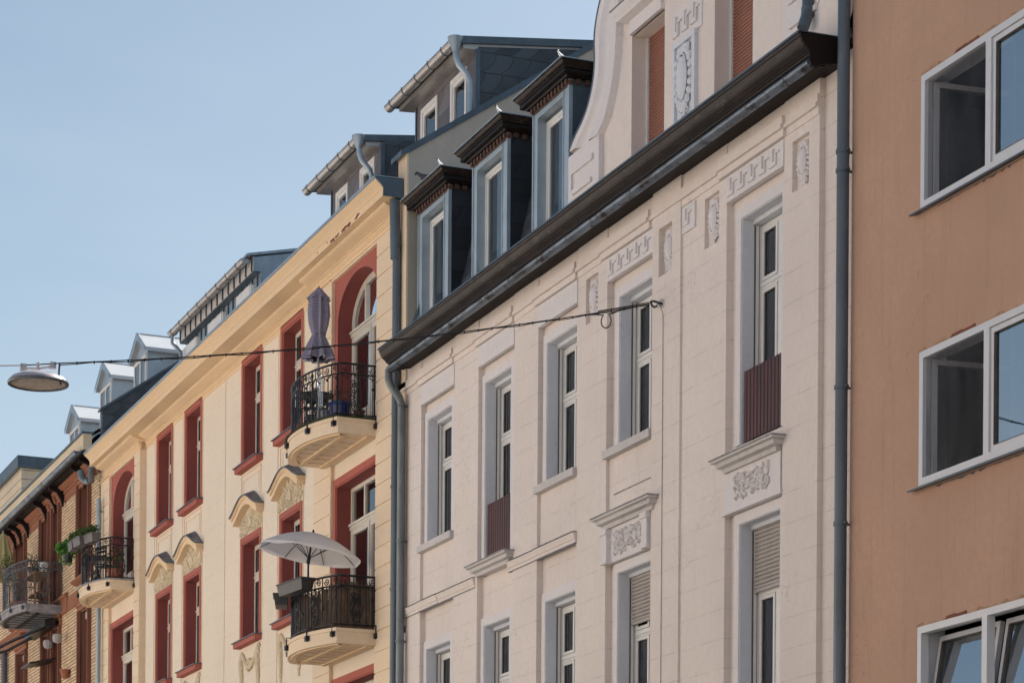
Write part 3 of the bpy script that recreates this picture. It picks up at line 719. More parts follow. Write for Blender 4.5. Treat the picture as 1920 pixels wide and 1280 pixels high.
def dormer(x0, x1, kind=0):
    y = .10; zb = 12.2; zh = 14.24; zw = 14.40
    o0, o1 = x0+.15, x1-.24
    b = MB(); b.box(x0, o0, y, y+.17, zb, zw); b.box(o1, x1-.012, y, y+.17, zb, zw); b.box(o0, o1, y, y+.17, zh, zw)
    b.box(x0, x0+.03, y-.018, y, zb, zw); b.box(o1+.02, o1+.045, y-.012, y, zb, zw); b.box(x1-.035, x1+.006, y-.018, y+.035, zb, zw)
    d = b.build('dormer', 'zinc_pale', ROOF.parent)
    c = MB(); yr = lambda z: .115+(z-zc)*.242
    for x in (x0-.002, x1+.002): c.add([(x, y+.02, zb), (x, y+.02, zw+.1), (x, yr(14.5)+.6, zw+.1), (x, yr(zb)+.25, zb)], [(0, 1, 2, 3)])
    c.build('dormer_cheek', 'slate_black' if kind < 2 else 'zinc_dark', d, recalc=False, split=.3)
    f = MB(); wy = y+.13; wz0, wz1 = 12.25, zh-.04
    f.box(o0, o0+.05, wy, wy+.05, wz0, wz1); f.box(o1-.05, o1, wy, wy+.05, wz0, wz1); f.box(o0+.05, o1-.05, wy, wy+.05, wz1-.06, wz1)
    f.box(o0+.05, o0+.09, wy+.012, wy+.05, wz0, wz1-.06); f.box(o1-.09, o1-.05, wy+.012, wy+.05, wz0, wz1-.06); f.box(o0+.09, o1-.09, wy+.012, wy+.05, wz1-.10, wz1-.06)
    f.build('window_frame', 'frame', d)
    p = MB(); p.quad((o0+.08, wy+.03, wz0), (o1-.08, wy+.03, wz0), (o1-.08, wy+.03, wz1-.09), (o0+.08, wy+.03, wz1-.09)); p.build('pane', 'glass', d, recalc=False)
    p = MB(); corrug(p, o0+.06, o1-.06, wz0, wz1, wy+.10, .012, .07); p.build('curtain', 'curtain_pale', d, recalc=False)
    p = MB(); p.box(o0-.02, o1+.02, y+.30, y+.305, zb, zh); p.build('inner_wall', 'dark', d)
    k = MB(); o = .22; zc0 = zw-.02
    k.mitre([(-.02, zc0+.20), (o, zc0+.20), (o, zc0+.188), (o-.012, zc0+.184), (o-.02, zc0+.165), (o-.045, zc0+.135), (o-.065, zc0+.128), (o-.065, zc0+.112), (-.02, zc0+.112)], x0, x1, y, 1.4)
    k.build('dormer_cornice', 'brown', d)
    k = MB(); k.mitre([(-.02, zc0+.111), (o-.10, zc0+.111), (o-.10, zc0+.098), (o-.072, zc0+.098), (o-.072, zc0+.052), (o-.09, zc0+.046), (o-.125, zc0+.04), (o-.14, zc0+.02), (-.02, zc0+.02)], x0, x1, y, 1.4); k.build('cornice_mould', 'brown_dark', d)
    k = MB(); nd = 11
    for i in range(nd):
        x = x0-.02+(x1-x0+.04)*(i+.25)/nd; k.box(x, x+.055, y-.055, y+.02, zc0-.045, zc0+.018)
    k.box(x0-.015, x1+.02, y-.02, y+.05, zc0-.06, zc0-.0)
    for i in range(5): k.box(x1, x1+.05, y+.08+i*.13, y+.14+i*.13, zc0-.045, zc0+.018)
    k.build('dentils', 'brown_red', d)
    k = MB(); k.mitre([(-.3, zc0+.235), (o+.015, zc0+.212), (o+.015, zc0+.200), (-.3, zc0+.203)], x0, x1, y, 1.5); k.box(x0+.25, x1-.25, y+.2, 1.5, zc0+.205, zc0+.233); k.build('cap_flashing', 'zinc_pale', d)
    k = MB(); xx = x1+o-.03; k.tube([(xx-.02, y-o+.03, zc0+.215), (xx-.05, y-o+.0, zc0+.27), (xx-.11, y-o+.0, zc0+.33)], [.03, .018, .008], 6); k.build('corner_finial', 'white_cap', d); k = MB(); k.ell((xx-.115, y-o, zc0+.335), (.018, .018, .018), None, 8, 6); k.build('finial_knob', 'iron', d)
    return d
dormer(-36.51, -35.18, 0); dormer(-34.20, -32.84, 1); dormer(-31.92, -30.66, 2)

# curved gable (Zwerchhaus) -------------------------------------------------
GY = .10; GC = -27.08
outl = [(-30.52, 12.2), (-30.52, 13.36), (-30.37, 13.49), (-30.12, 13.60), (-29.92, 13.74), (-29.78, 13.94), (-29.69, 14.17), (-29.70, 14.40), (-29.72, 14.62), (-29.66, 14.80), (-29.56, 14.98), (-29.38, 15.18), (-29.1, 15.4), (-28.7, 15.6), (-28.2, 15.9), (-27.7, 16.2)]
inl = [(-29.54, 12.2), (-29.56, 13.28), (-29.30, 13.43), (-29.10, 13.78), (-29.0, 14.14), (-28.96, 14.62), (-28.90, 14.85), (-28.7, 15.1), (-28.4, 15.3), (-27.9, 15.6)]
mir = lambda L: [(2*GC-x, z) for x, z in L][::-1]
gw = [(-28.71, -27.76, 14.25), (-26.405, -25.44, 14.25)]
full = outl+mir(outl)
gb = MB()
# front face as vertical strips between the outline and the base, leaving the two window openings
def ztop(x):
    L = [p for p in full]; best = 12.2
    for i in range(1, len(L)-2):
        (xa, za), (xb, zb) = L[i], L[i+1]
        if (xa-x)*(xb-x) <= 0 and abs(xb-xa) > 1e-9: best = max(best, za+(zb-za)*(x-xa)/(xb-xa))
    return best
xs = sorted(set([round(p[0], 4) for p in full]+[g_[k] for g_ in gw for k in (0, 1)]+[GC]))
for a, b in zip(xs[:-1], xs[1:]):
    cx = (a+b)/2; ta, tb = ztop(a+1e-5), ztop(b-1e-5); z0 = 12.2
    for g_ in gw:
        if g_[0] < cx < g_[1]: z0 = g_[2]
    gb.add([(a, GY, z0), (b, GY, z0), (b, GY, tb), (a, GY, ta)], [(0, 1, 2, 3)])
    gb.add([(a, GY, ta), (b, GY, tb), (b, GY+.35, tb), (a, GY+.35, ta)], [(0, 1, 2, 3)])
for x in (full[0][0], full[-1][0]): gb.quad((x, GY, 12.2), (x, GY+1.2, 12.2), (x, GY+1.2, 13.4), (x, GY, 13.4))
for a, b, zt_ in gw:
    gb.quad((a, GY, 12.2), (a, GY+.30, 12.2), (a, GY+.30, zt_), (a, GY, zt_)); gb.quad((b, GY, 12.2), (b, GY+.30, 12.2), (b, GY+.30, zt_), (b, GY, zt_)); gb.quad((a, GY, zt_), (b, GY, zt_), (b, GY+.30, zt_), (a, GY+.30, zt_))
GB = gb.build('gable', 'white_plain', WH, recalc=False)
gr = MB(); gr.add([(-29.6, GY+.3, 12.2), (-24.56, GY+.3, 12.2), (-24.56, GY+.3, 15.0), (-27.08, GY+.3, 16.2), (-29.6, GY+.3, 15.0), (-29.6, 4, 14.9), (-24.56, 4, 14.9), (-27.08, 4, 16.2)], [(0, 4, 5), (4, 3, 7, 5), (3, 2, 6, 7), (1, 2, 6)])
gr.build('gable_roof', 'slate_roof', GB, recalc=False)
# curved raised band with inner hollow, both sides
def resample(L, n):
    d = [0]
    for i in range(1, len(L)): d.append(d[-1]+sqrt((L[i][0]-L[i-1][0])**2+(L[i][1]-L[i-1][1])**2))
    out = []
    for k in range(n):
        t = d[-1]*k/(n-1); i = 1
        while i < len(d)-1 and d[i] < t: i += 1
        u = (t-d[i-1])/max(1e-9, d[i]-d[i-1]); out.append((L[i-1][0]+(L[i][0]-L[i-1][0])*u, L[i-1][1]+(L[i][1]-L[i-1][1])*u))
    return out
def smooth(L, n=60):
    R = resample(L, n); 
    for _ in range(3): R = [R[0]]+[((R[i-1][0]+2*R[i][0]+R[i+1][0])/4, (R[i-1][1]+2*R[i][1]+R[i+1][1])/4) for i in range(1, len(R)-1)]+[R[-1]]
    return R
for sgn in (0, 1):
    O = smooth(outl[1:], 60); I = smooth(inl[1:], 60)
    if sgn: O = [(2*GC-x, z) for x, z in O]; I = [(2*GC-x, z) for x, z in I]
    band = MB()
    prof = [(0, -.0), (.02, -.075), (.24, -.085), (.30, -.04), (.36, -.022), (.58, -.022), (.64, -.05), (.70, -.085), (.96, -.09), (1.0, 0.0)]
    vs = []; fs = []; n = len(prof)
    for k in range(60):
        for u, dy in prof: vs.append((O[k][0]+(I[k][0]-O[k][0])*u, GY+dy+.002*(dy == 0), O[k][1]+(I[k][1]-O[k][1])*u))
    for k in range(59):
        for j in range(n-1): fs.append((k*n+j, k*n+j+1, (k+1)*n+j+1, (k+1)*n+j))
    band.add(vs, fs); band.build('volute_band', 'trim', GB)
    cap = MB(); vs = []; fs = []
    nn = 60
    for k in range(nn):
        a = O[max(k-1, 0)]; b = O[min(k+1, nn-1)]; tx, tz = b[0]-a[0], b[1]-a[1]; L_ = sqrt(tx*tx+tz*tz)+1e-9; nx, nz = -tz/L_, tx/L_
        if sgn: nx, nz = -nx, -nz
        x, z = O[k]
        for (dy, dn) in ((-.075, .0), (-.075, .035), (.40, .035), (.40, .0)): vs.append((x+nx*dn, GY+dy, z+nz*dn))
    for k in range(nn-1):
        for j in range(4): fs.append((k*4+j, k*4+(j+1) % 4, (k+1)*4+(j+1) % 4, (k+1)*4+j))
    cap.add(vs, fs); cap.build('coping', 'zinc_dark', GB)
    ped = MB(); s = 1 if not sgn else -1; X = lambda v: GC+s*(v-GC) if sgn else v
    def bx(a, b, y0, y1, z0, z1): ped.box(X(a) if not sgn else 2*GC-a, X(b) if not sgn else 2*GC-b, y0, y1, z0, z1)
    bx(-30.54, -29.56, GY-.07, GY+.35, 12.2, 13.30); bx(-30.40, -29.72, GY-.10, GY-.06, 13.02, 13.10); bx(-30.36, -29.76, GY-.105, GY-.06, 12.74, 12.80); bx(-30.42, -30.38, GY-.10, GY-.06, 12.8, 13.02)
    ped.build('gable_pedestal', 'trim', GB)
gh = MB()
for a, b, zt_ in gw:
    gh.mitre([(-.05, zt_+.36), (.20, zt_+.33), (.19, zt_+.28), (.15, zt_+.25), (.14, zt_+.20), (.08, zt_+.17), (-.05, zt_+.17)], a+.02, b-.02, GY-.02, GY+.05)
    gh.box(a+.02, b-.02, GY-.05, GY+.02, zt_+.0, zt_+.17)
gh.build('window_hood', 'trim', GB, split=.2)
gh = MB()
for a, b, zt_ in gw: gh.mitre([(-.05, zt_+.385), (.215, zt_+.345), (.215, zt_+.33), (-.05, zt_+.36)], a+.02, b-.02, GY-.02, GY+.05)
gh.build('hood_flashing', 'stone_cap', GB, split=.2)
for a, b, zt_ in gw:
    s = MB(); z = 12.2
    while z < zt_+.02:
        s.prism([(GY+.24, z), (GY+.222, z+.010), (GY+.220, z+.030), (GY+.24, z+.040)], lambda p, k: ((a+.04, b-.04)[k], p[0], p[1])); z += .042
    s.build('roller_shutter', 'shutter', GB)
    s = MB(); s.box(a+.001, a+.04, GY+.20, GY+.26, 12.2, zt_-.001); s.box(b-.04, b-.001, GY+.20, GY+.26, 12.2, zt_-.001); s.box(a+.04, b-.04, GY+.262, GY+.29, 12.2, zt_); s.build('guide_rail', 'frame', GB, split=.3)
s = MB(); s.box(-27.50, -26.72, GY-.014, GY+.01, 13.66, 14.06); fret(s, -27.47, -26.74, 13.72, 14.02, GY-.014, 3, .022, .03); s.build('gable_fret', 'trim', GB)
s = MB(); s.box(-27.42, -26.86, GY-.012, GY+.01, 12.62, 13.62); s.box(-27.44, -27.38, GY-.05, GY, 12.62, 13.60); s.box(-26.92, -26.84, GY-.05, GY, 12.62, 13.60); s.box(-27.45, -26.83, GY-.055, GY, 13.601, 13.66)
cartouche(s, -27.42, -26.90, 12.70, 13.58, GY-.03, 3, 10); relief(s, -27.40, -26.92, 12.3, 12.75, GY-.01, 9, 1.2); s.build('gable_cartouche', 'grey_trim', GB)
s = MB(); s.tube([(-23.93, -.02, 16), (-23.93, -.02, 12.78), (-23.90, -.06, 12.66), (-23.90, -.10, 12.55)], .065, 12); s.tube([(-23.93, -.02, 12.80), (-23.93, -.02, 12.70)], .075, 12); s.build('short_downpipe', 'pipe_dark', WH)
s = MB(); s.box(-23.68, XR, -.02, 1.0, 12.25, 18); s.build('parapet_pier', 'white_plain', WH)
# downpipes of the white house
def pipe(parent, pts, r, mat, name='downpipe', clips=()):
    t = MB(); t.tube(pts, r, 14)
    for z in clips:
        x, y = pts[-1][0], pts[-1][1]
        t.tube([(x, y, z-.02), (x, y, z+.02)], r+.012, 14)
    o = t.build(name, mat, parent)
    t = MB()
    for z in clips:
        x, y = pts[-1][0], pts[-1][1]
        t.box(x+r, x+r+.05, y-.012, y+.012, z-.012, z+.012); t.box(x-.012, x+.012, y+r, .1, z-.01, z+.01)
    if clips: t.build('pipe_bracket', 'iron_grey', o)
    return o
xp = PX(752, 900, -.10)
pipe(WH, [(xp-.04, -.30, 11.95), (xp-.04, -.30, 11.80), (xp-.02, -.27, 11.70), (xp, -.14, 11.52), (xp, -.10, 11.42), (xp, -.10, 0)], .062, 'pipe_zinc', clips=(11.4, 9.3, 7.75, 6.9))
xp = PX(1578, 700, -.08)
pipe(WH, [(xp, -.08, 18), (xp, -.08, 0)], .066, 'pipe_dark', clips=(10.95, 10.75, 8.48, 7.05))
# scored service cable running down from the wall anchor
s = MB(); xa = -27.50
s.tube([(xa+.0, -.10, 10.55), (xa+.02, -.06, 10.50), (xa+.03, -.035, 10.40), (xa+.03, -.033, 9.0), (xa+.025, -.033, 0)], .0045, 5)
s.build('service_cable', 'stone_cap', WH)
s = MB(); s.lathe((xa, -.025, 10.55), [(0, -.05), (.025, -.05), (.035, -.02), (.05, 0), (.05, .02)], 12, Matrix.Rotation(pi/2, 3, 'X').to_3x3()); s.build('anchor_rosette', 'porcelain', WH)
s = MB(); s.tube([(xa-.02, -.06, 10.56), (xa-.06, -.12, 10.585), (xa-.12, -.13, 10.59), (xa-.15, -.10, 10.56), (xa-.12, -.08, 10.53), (xa-.06, -.08, 10.53)], .014, 6); s.tube([(xa, -.02, 10.55), (xa-.03, -.09, 10.555)], .014, 6); s.build('wall_hook', 'iron', WH)

# ================================================================== TERRACOTTA HOUSE
OR = thing('apartment_house', 'plain terracotta coloured block with white framed windows at the right edge', 'house', (-18, 0, 0))
OX0, OX1 = -22.99, -10.0; OY = .0
ow = [(-21.61, -19.19, 9.92, 11.25), (-21.61, -19.19, 7.165, 8.495), (-21.61, -19.19, 4.42, 5.76), (-16.6, -14.2, 9.92, 11.25), (-16.6, -14.2, 7.165, 8.495), (-16.6, -14.2, 4.42, 5.76)]
w_ = MB().wall(OX0, OX1, 0, 15.0, OY, ow); w_.quad((OX0, OY, 0), (OX0, 10, 0), (OX0, 10, 15), (OX0, OY, 15)); w_.quad((OX1, OY, 0), (OX1, 10, 0), (OX1, 10, 15), (OX1, OY, 15)); w_.quad((OX0, 10, 0), (OX1, 10, 0), (OX1, 10, 15), (OX0, 10, 15))
w_.build('wall', 'orange', OR, recalc=False)
r = MB(); r.box(OX0, OX1+.2, -.35, 10.2, 15.0, 15.2); r.build('flat_roof', 'zinc_dark', OR)
it = MB(); it.box(OX0+.1, OX1-.1, 2.2, 2.3, 0, 14.9)
for z in (3.9, 6.65, 9.4, 12.1): it.box(OX0+.1, OX1-.1, .3, 2.2, z, z+.1)
it.box(-22.3, -22.2, .3, 2.2, 0, 14.9); it.box(-18.6, -18.5, .3, 2.2, 0, 14.9)
it.build('inner_walls', 'room', OR)
def sash_frame(mb, W, H, t=.055, d=.05):
    mb.box(0, t, 0, d, 0, H); mb.box(W-t, W, 0, d, 0, H); mb.box(t, W-t, 0, d, 0, t); mb.box(t, W-t, 0, d, H-t, H)
def xform(mb, M4):
    mb.v = [tuple(M4 @ Vector(p)) for p in mb.v]; return mb
rnd = random.Random(11)
for wi, (a, b, z0, z1) in enumerate(ow):
    f = MB(); t = .07; y = OY-.012; e = .09
    f.box(a, a+t, y, y+e, z0, z1); f.box(b-t, b, y, y+e, z0, z1); f.box(a+t, b-t, y, y+e, z1-t, z1); f.box(a+t, b-t, y, y+e, z0, z0+t)
    xm = (a+b)/2; f.box(xm-.045, xm+.045, y, y+e, z0+t, z1-t)
    w = f.build('window', 'white_pvc', OR)
    rv = MB(); k = .014; rv.box(a+.001, a+k, y+e, .30, z0, z1); rv.box(b-k, b-.001, y+e, .30, z0, z1); rv.box(a+k, b-k, y+e, .30, z1-k, z1-.001); rv.box(a+k, b-k, y+e, .30, z0+.001, z0+k); rv.build('reveal', 'grey_trim', w)
    W = xm-.045-(a+t)-.01; Hh = z1-z0-2*t-.01
    # left and right sash
    for side in (0, 1):
        s = MB(); p = MB(); sash_frame(s, W, Hh); p.quad((.045, .025, .045), (W-.045, .025, .045), (W-.045, .025, Hh-.045), (.045, .025, Hh-.045))
        ox = (a+t+.005) if side == 0 else (xm+.05)
        mode = 'closed'
        if wi in (0, 1) and side == 0: mode = 'open'
        if wi == 2: mode = 'tilt'
        T = Matrix.Translation((ox, y+.02, z0+t+.005))
        if mode == 'open': T = Matrix.Translation((ox+.02, y+.10, z0+t+.005)) @ Matrix.Rotation(radians(84), 4, 'Z')
        if mode == 'tilt': T = Matrix.Translation((ox, y+.03, z0+t+.005)) @ Matrix.Rotation(radians(-9), 4, 'X')
        xform(s, T); xform(p, T); s.build('sash', 'white_pvc', w); gk = MB(); gk.box(.053, .061, -.003, .03, .055, Hh-.055); gk.box(W-.061, W-.053, -.003, .03, .055, Hh-.055); gk.box(.061, W-.061, -.003, .03, Hh-.061, Hh-.053); gk.box(.061, W-.061, -.003, .03, .053, .061); xform(gk, T); gk.build('gasket', 'rail', w); p.build('pane', 'glass_sky' if mode != 'open' else 'glass', w, recalc=False)
    c = MB()
    if wi in (0, 1):
        corrug(c, xm+.06, b-.02, z0, z1-.02, .22, .02, .11)
        c.build('curtain', 'curtain_pale', w, recalc=False)
        c = MB(); c.quad((a+.06, .03, z0+.06), (xm-.04, .03, z0+.06), (xm-.04, .03, z1-.06), (a+.06, .03, z1-.06)); c.build('insect_screen', 'mesh_screen', w, recalc=False)
    else:
        corrug(c, a+.1, a+.5, z0, z1-.02, .5, .02, .11); corrug(c, xm+.3, xm+.8, z0, z1-.02, .5, .02, .11); c.build('curtain', 'curtain', w, recalc=False)
    s = MB(); s.add([(a-.10, -.085, z0-.035), (b+.1, -.085, z0-.035), (b+.1, .0, z0-.004), (a-.10, .0, z0-.004), (a-.10, -.085, z0-.052), (b+.1, -.085, z0-.052), (b+.1, -.0, z0-.03), (a-.10, -.0, z0-.03)], [(0, 1, 2, 3), (4, 7, 6, 5), (0, 4, 5, 1), (0, 3, 7, 4), (1, 5, 6, 2)]); s.build('sill', 'zinc_dark', w)
    x = a-.03; top_ = []
    while x < b+.02: top_.append((x, z1+rnd.choice((.004, .012, .02, .03, .042)))); x += rnd.uniform(.03, .14)
    s = MB(); s.xz([(a-.03, z1+.001)]+top_+[(top_[-1][0], z1+.001)], -.003, .01); s.build('exposed_mortar', 'mortar', w)
    x = a+rnd.uniform(.3, .6); L = rnd.uniform(.35, .6)
    s = MB(); s.xz([(x, z1+.004), (x+L, z1+.004), (x+L*.96, z1+.038), (x+L*.5, z1+.030), (x+L*.45, z1+.042), (x+.03, z1+.034)], -.006, .01); s.build('exposed_brick', 'brickwork', w)
    x = a+.3; bot = []
    while x < b-.2: bot.append((x, z0-.056-rnd.choice((0.0, .0, .004, .008, .022)))); x += rnd.uniform(.02, .09)
    s = MB(); s.xz([(a+.3, z0-.05), (bot[-1][0], z0-.05)]+bot[::-1], -.002, .01); s.build('sill_crack', 'rail', w)
# ================================================================== YELLOW HOUSE
YE = thing('corner_town_house', 'cream yellow stucco house with red window surrounds and three rounded balconies', 'house', (-48, 0, 0))
YL, YR = -57.75, -36.70
RY = .07; CY = .15
panR = (-40.52, -38.20); panL = (-56.90, -54.50)
risR = (-41.47, -37.13); risL = (YL, -53.99)
cw = [(-53.02, -51.66), (-50.68, -49.32), (-46.44, -45.08), (-43.90, -42.54)]
ZA = 14.38
doorR = (panR[0]+.16, panR[1]-.10); doorL = (panL[0]+.16, panL[1]-.14)
yw = MB()
for pan, ris, dr in ((panR, risR, doorR), (panL, risL, doorL)):
    hol = [(pan[0]+.02, pan[1]-.02, 11.53, ZA), (dr[0]-.14, dr[1]+.13, 8.14, 11.0), (dr[0]-.14, dr[1]+.13, 4.8, 7.62)]
    yw.wall(ris[0], ris[1], 0, 15.0, RY, hol)
hc = []
for a, b in cw: hc += [(a+.01, b-.01, 12.42, 14.49), (a+.01, b-.01, 9.08, 11.08), (a+.01, b-.01, 5.7, 7.7)]
yw.wall(risL[1], risR[0], 0, 15.0, CY, hc)
for x in (risL[1]-.02, risR[0]+.02): yw.quad((x, .03, 0), (x, CY, 0), (x, CY, 15), (x, .03, 15))
pilc = [(-47.60, -46.62), (-48.6, -47.62)]
yw.box(-51.47, -50.85, CY-.015, CY+.03, 0, 14.40); yw.box(-49.15, -47.60, CY-.015, CY+.03, 0, 14.40); yw.box(-44.90, -44.05, CY-.015, CY+.03, 0, 14.40); yw.box(-53.9, -53.2, CY-.015, CY+.03, 0, 14.40); yw.box(-42.35, -41.6, CY-.015, CY+.03, 0, 14.40)
yw.build('wall', 'yellow', YE, recalc=False)
sd = MB()
for x in (YL, -37.11): sd.quad((x, .0, 0), (x, 10, 0), (x, 10, 15), (x, .0, 15))
sd.quad((YL, 10, 0), (YR, 10, 0), (YR, 10, 17), (YL, 10, 17)); sd.build('side_wall', 'beige', YE, recalc=False)
it = MB(); it.box(YL+.1, -37.2, 1.9, 2.0, 0, 14.8)
for z in (3.9, 7.75, 11.2, 14.6): it.box(YL+.1, -37.2, .5, 1.9, z, z+.1)
for x in (-54.2, -51.2, -47.5, -44.5, -41.8): it.box(x-.04, x+.04, .5, 1.9, 0, 14.6)
it.build('inner_walls', 'dark', YE)
# rusticated strips: real blocks with open joints
q = MB(); zq0 = PZ(701, 488)
for ris, pan in ((risR, panR), (risL, panL)):
    for a, b in ((ris[0], pan[0]), (pan[1], ris[1])):
        by = RY+.02 if (ris is risR and a < pan[0]) is False and not (ris is risL and b > pan[1]) else CY+.01
        z = zq0-.335*30
        while z < zq0+.5:
            lo = max(z+.012, 0); hi = min(z+.335-.012, 14.42)
            if hi > lo: q.box(a, b, 0, by, lo, hi)
            z += .335
        q.box(a+.008, b-.008, .018, by, 0, 14.42)
q.build('quoins', 'yellow_plain', YE, split=.2)
zz = MB(); 
for ris, pan in ((risR, panR), (risL, panL)): zz.box(pan[0]+.001, pan[1]-.001, 0.004, RY+.03, ZA, 14.62)
zz.box(risL[1]+.001, risR[0]-.001, CY-.02, CY+.03, 14.52, 14.9)
zz.build('frieze', 'yellow_plain', YE)
ml = MB()
def ymould(a, b, y):
    for k, (o, z0, z1) in enumerate(((.035, 14.535, 14.575), (.055, 14.575, 14.60), (.025, 14.50, 14.535), (.012, 14.44, 14.50))): ml.box(a, b, y-o, y+.04, z0-.02, z1-.02)
ymould(risR[0]-.02, risR[1]+.02, 0); ymould(risL[0], risL[1]+.02, 0); ymould(risL[1]+.021, risR[0]-.021, CY)
for ris in (risR, risL):
    for a, b in ((ris[0], ris[0]+.95 if ris is risR else ris[0]+.8), ):
        ml.box(a-.02, b, -.045, 0, 14.40, 14.42)
ml.build('moulding', 'yellow_deep', YE)
CB0, CB1 = -57.30, -36.86
k = MB(); zc = 14.975
k.sweep([(.1, zc-.02), (-.50, zc-.025), (-.495, zc-.05), (-.47, zc-.08), (-.43, zc-.11), (-.395, zc-.15), (-.38, zc-.17), (-.38, zc-.18), (-.37, zc-.18), (-.37, zc-.295), (.1, zc-.295)], CB0, CB1)
k.build('cornice', 'yellow_deep', YE)
k = MB(); k.sweep([(.17, zc-.296), (-.25, zc-.296), (-.24, zc-.315), (-.20, zc-.34), (-.13, zc-.36), (-.07, zc-.38), (-.03, zc-.40), (.17, zc-.40)], risR[0]-.15, risR[1])
k.sweep([(.17, zc-.296), (-.25, zc-.296), (-.24, zc-.315), (-.20, zc-.34), (-.13, zc-.36), (-.07, zc-.38), (-.03, zc-.40), (.17, zc-.40)], CB0, risL[1]+.15)
k.sweep([(.17, zc-.296), (-.08, zc-.296), (-.07, zc-.315), (-.03, zc-.34), (.03, zc-.36), (.07, zc-.39), (.17, zc-.39)], risL[1]+.151, risR[0]-.151)
k.build('bed_mould', 'yellow_deep', YE)
k = MB(); k.sweep([(.5, zc+.03), (-.515, zc+.004), (-.515, zc-.045), (-.503, zc-.045), (-.503, zc-.008), (.5, zc+.018)], CB0-.01, CB1+.01); k.build('cornice_flashing', 'zinc', YE)
k = MB(); k.sweep([(.05, zc-.02), (-.495, zc-.02), (-.485, zc-.06), (-.41, zc-.12), (-.37, zc-.17), (-.375, zc-.30), (-.25, zc-.30), (-.05, zc-.31), (.05, zc-.31)], CB1+.002, CB1+.03)
k.box(-37.10, -36.837, -.12, .045, 14.68, zc-.024); k.build('cornice_end_cap', 'zinc_dark', YE)
chips = MB(); rnd = random.Random(4)
for (px, py) in ((672, 402), (668, 408), (655, 420), (651, 423), (647, 427), (644, 431), (633, 441), (630, 444), (625, 449), (621, 452), (613, 455), (595, 474)):
    x, z = P(px, py, -.372); n = 7 if px > 615 else 4
    pts = [(x+cos(2*pi*i/n)*rnd.uniform(.04, .13)*(1 if px > 615 else .3), z+sin(2*pi*i/n)*rnd.uniform(.012, .045)*(1 if px > 615 else .5)) for i in range(n)]
    chips.xz(pts, -.373, -.36)
chips.build('flaked_paint', 'paint_chip', YE)

# red surrounds of the plain windows
def red_window(a, b, z0, z1, y, name='window', sill=True):
    w_ = .135; o0, o1, oz = a+w_, b-w_, z1-w_
    w = window(YE, o0, o1, z0, oz, y+.22, transom=oz-.62, frame='frame_cream', curtain='curtain')
    s = MB(); s.box(a, o0-.03, y-.025, y+.03, z0, z1); s.box(o1+.03, b, y-.025, y+.03, z0, z1); s.box(o0-.03, o1+.03, y-.025, y+.03, oz+.03, z1)
    s.box(o0-.03, o0, y-.008, y+.03, z0, oz+.03); s.box(o1, o1+.03, y-.008, y+.03, z0, oz+.03); s.box(o0, o1, y-.008, y+.03, oz, oz+.03)
    s.build('surround', 'red', w)
    s = MB(); s.box(o0-.05, o0+.004, y+.0, y+.30, z0, oz-.0); s.box(o1-.004, o1+.05, y+.0, y+.30, z0, oz); s.box(o0+.004, o1-.004, y, y+.30, oz-.004, oz+.05); s.build('reveal', 'red_shaded', w)
    if sill:
        s = MB(); s.box(a-.06, b+.04, y-.14, y+.2, z0-.13, z0-.022); s.build('sill', 'red', w)
        s = MB(); s.add([(a-.09, y-.175, z0-.022), (b+.06, y-.175, z0-.022), (b+.06, y+.20, z0+.0), (a-.09, y+.20, z0), (a-.09, y-.175, z0-.04), (b+.06, y-.175, z0-.04), (b+.06, y+.2, z0-.02), (a-.09, y+.2, z0-.02)], [(0, 1, 2, 3), (4, 7, 6, 5), (0, 4, 5, 1), (1, 5, 6, 2), (0, 3, 7, 4)])
        s.box(a-.02, a, y-.05, y+.02, z0-.012, z0+.025); s.build('sill_flashing', 'lead', w)
    return w
for a, b in cw:
    red_window(a, b, 12.46, 14.50, CY); red_window(a, b, 9.12, 11.09, CY); red_window(a, b, 5.7, 7.7, CY, sill=False)
# outer hairline frames and sunk panels between the storeys
e = MB()
for a, b in cw:
    for z0, z1 in ((12.46, 14.42), (9.12, 11.1)): e.box(a-.075, a-.045, CY-.018, CY, z0, z1); e.box(b+.03, b+.05, CY-.018, CY, z0, z1)
    for x0, x1, z0, z1 in ((a-.0, a+.012, 11.9, 12.28), (b-.07, b-.058, 11.75, 12.28), (a+.012, b-.07, 12.268, 12.28)): e.box(x0, x1, CY-.016, CY, z0, z1)
    e.box(a+.14, a+.15, CY-.012, CY, 11.85, 12.18); e.box(b-.2, b-.19, CY-.012, CY, 11.85, 12.18); e.box(a+.15, b-.2, CY-.012, CY, 12.17, 12.18)
e.build('panel_moulding', 'yellow_plain', YE, split=.5)
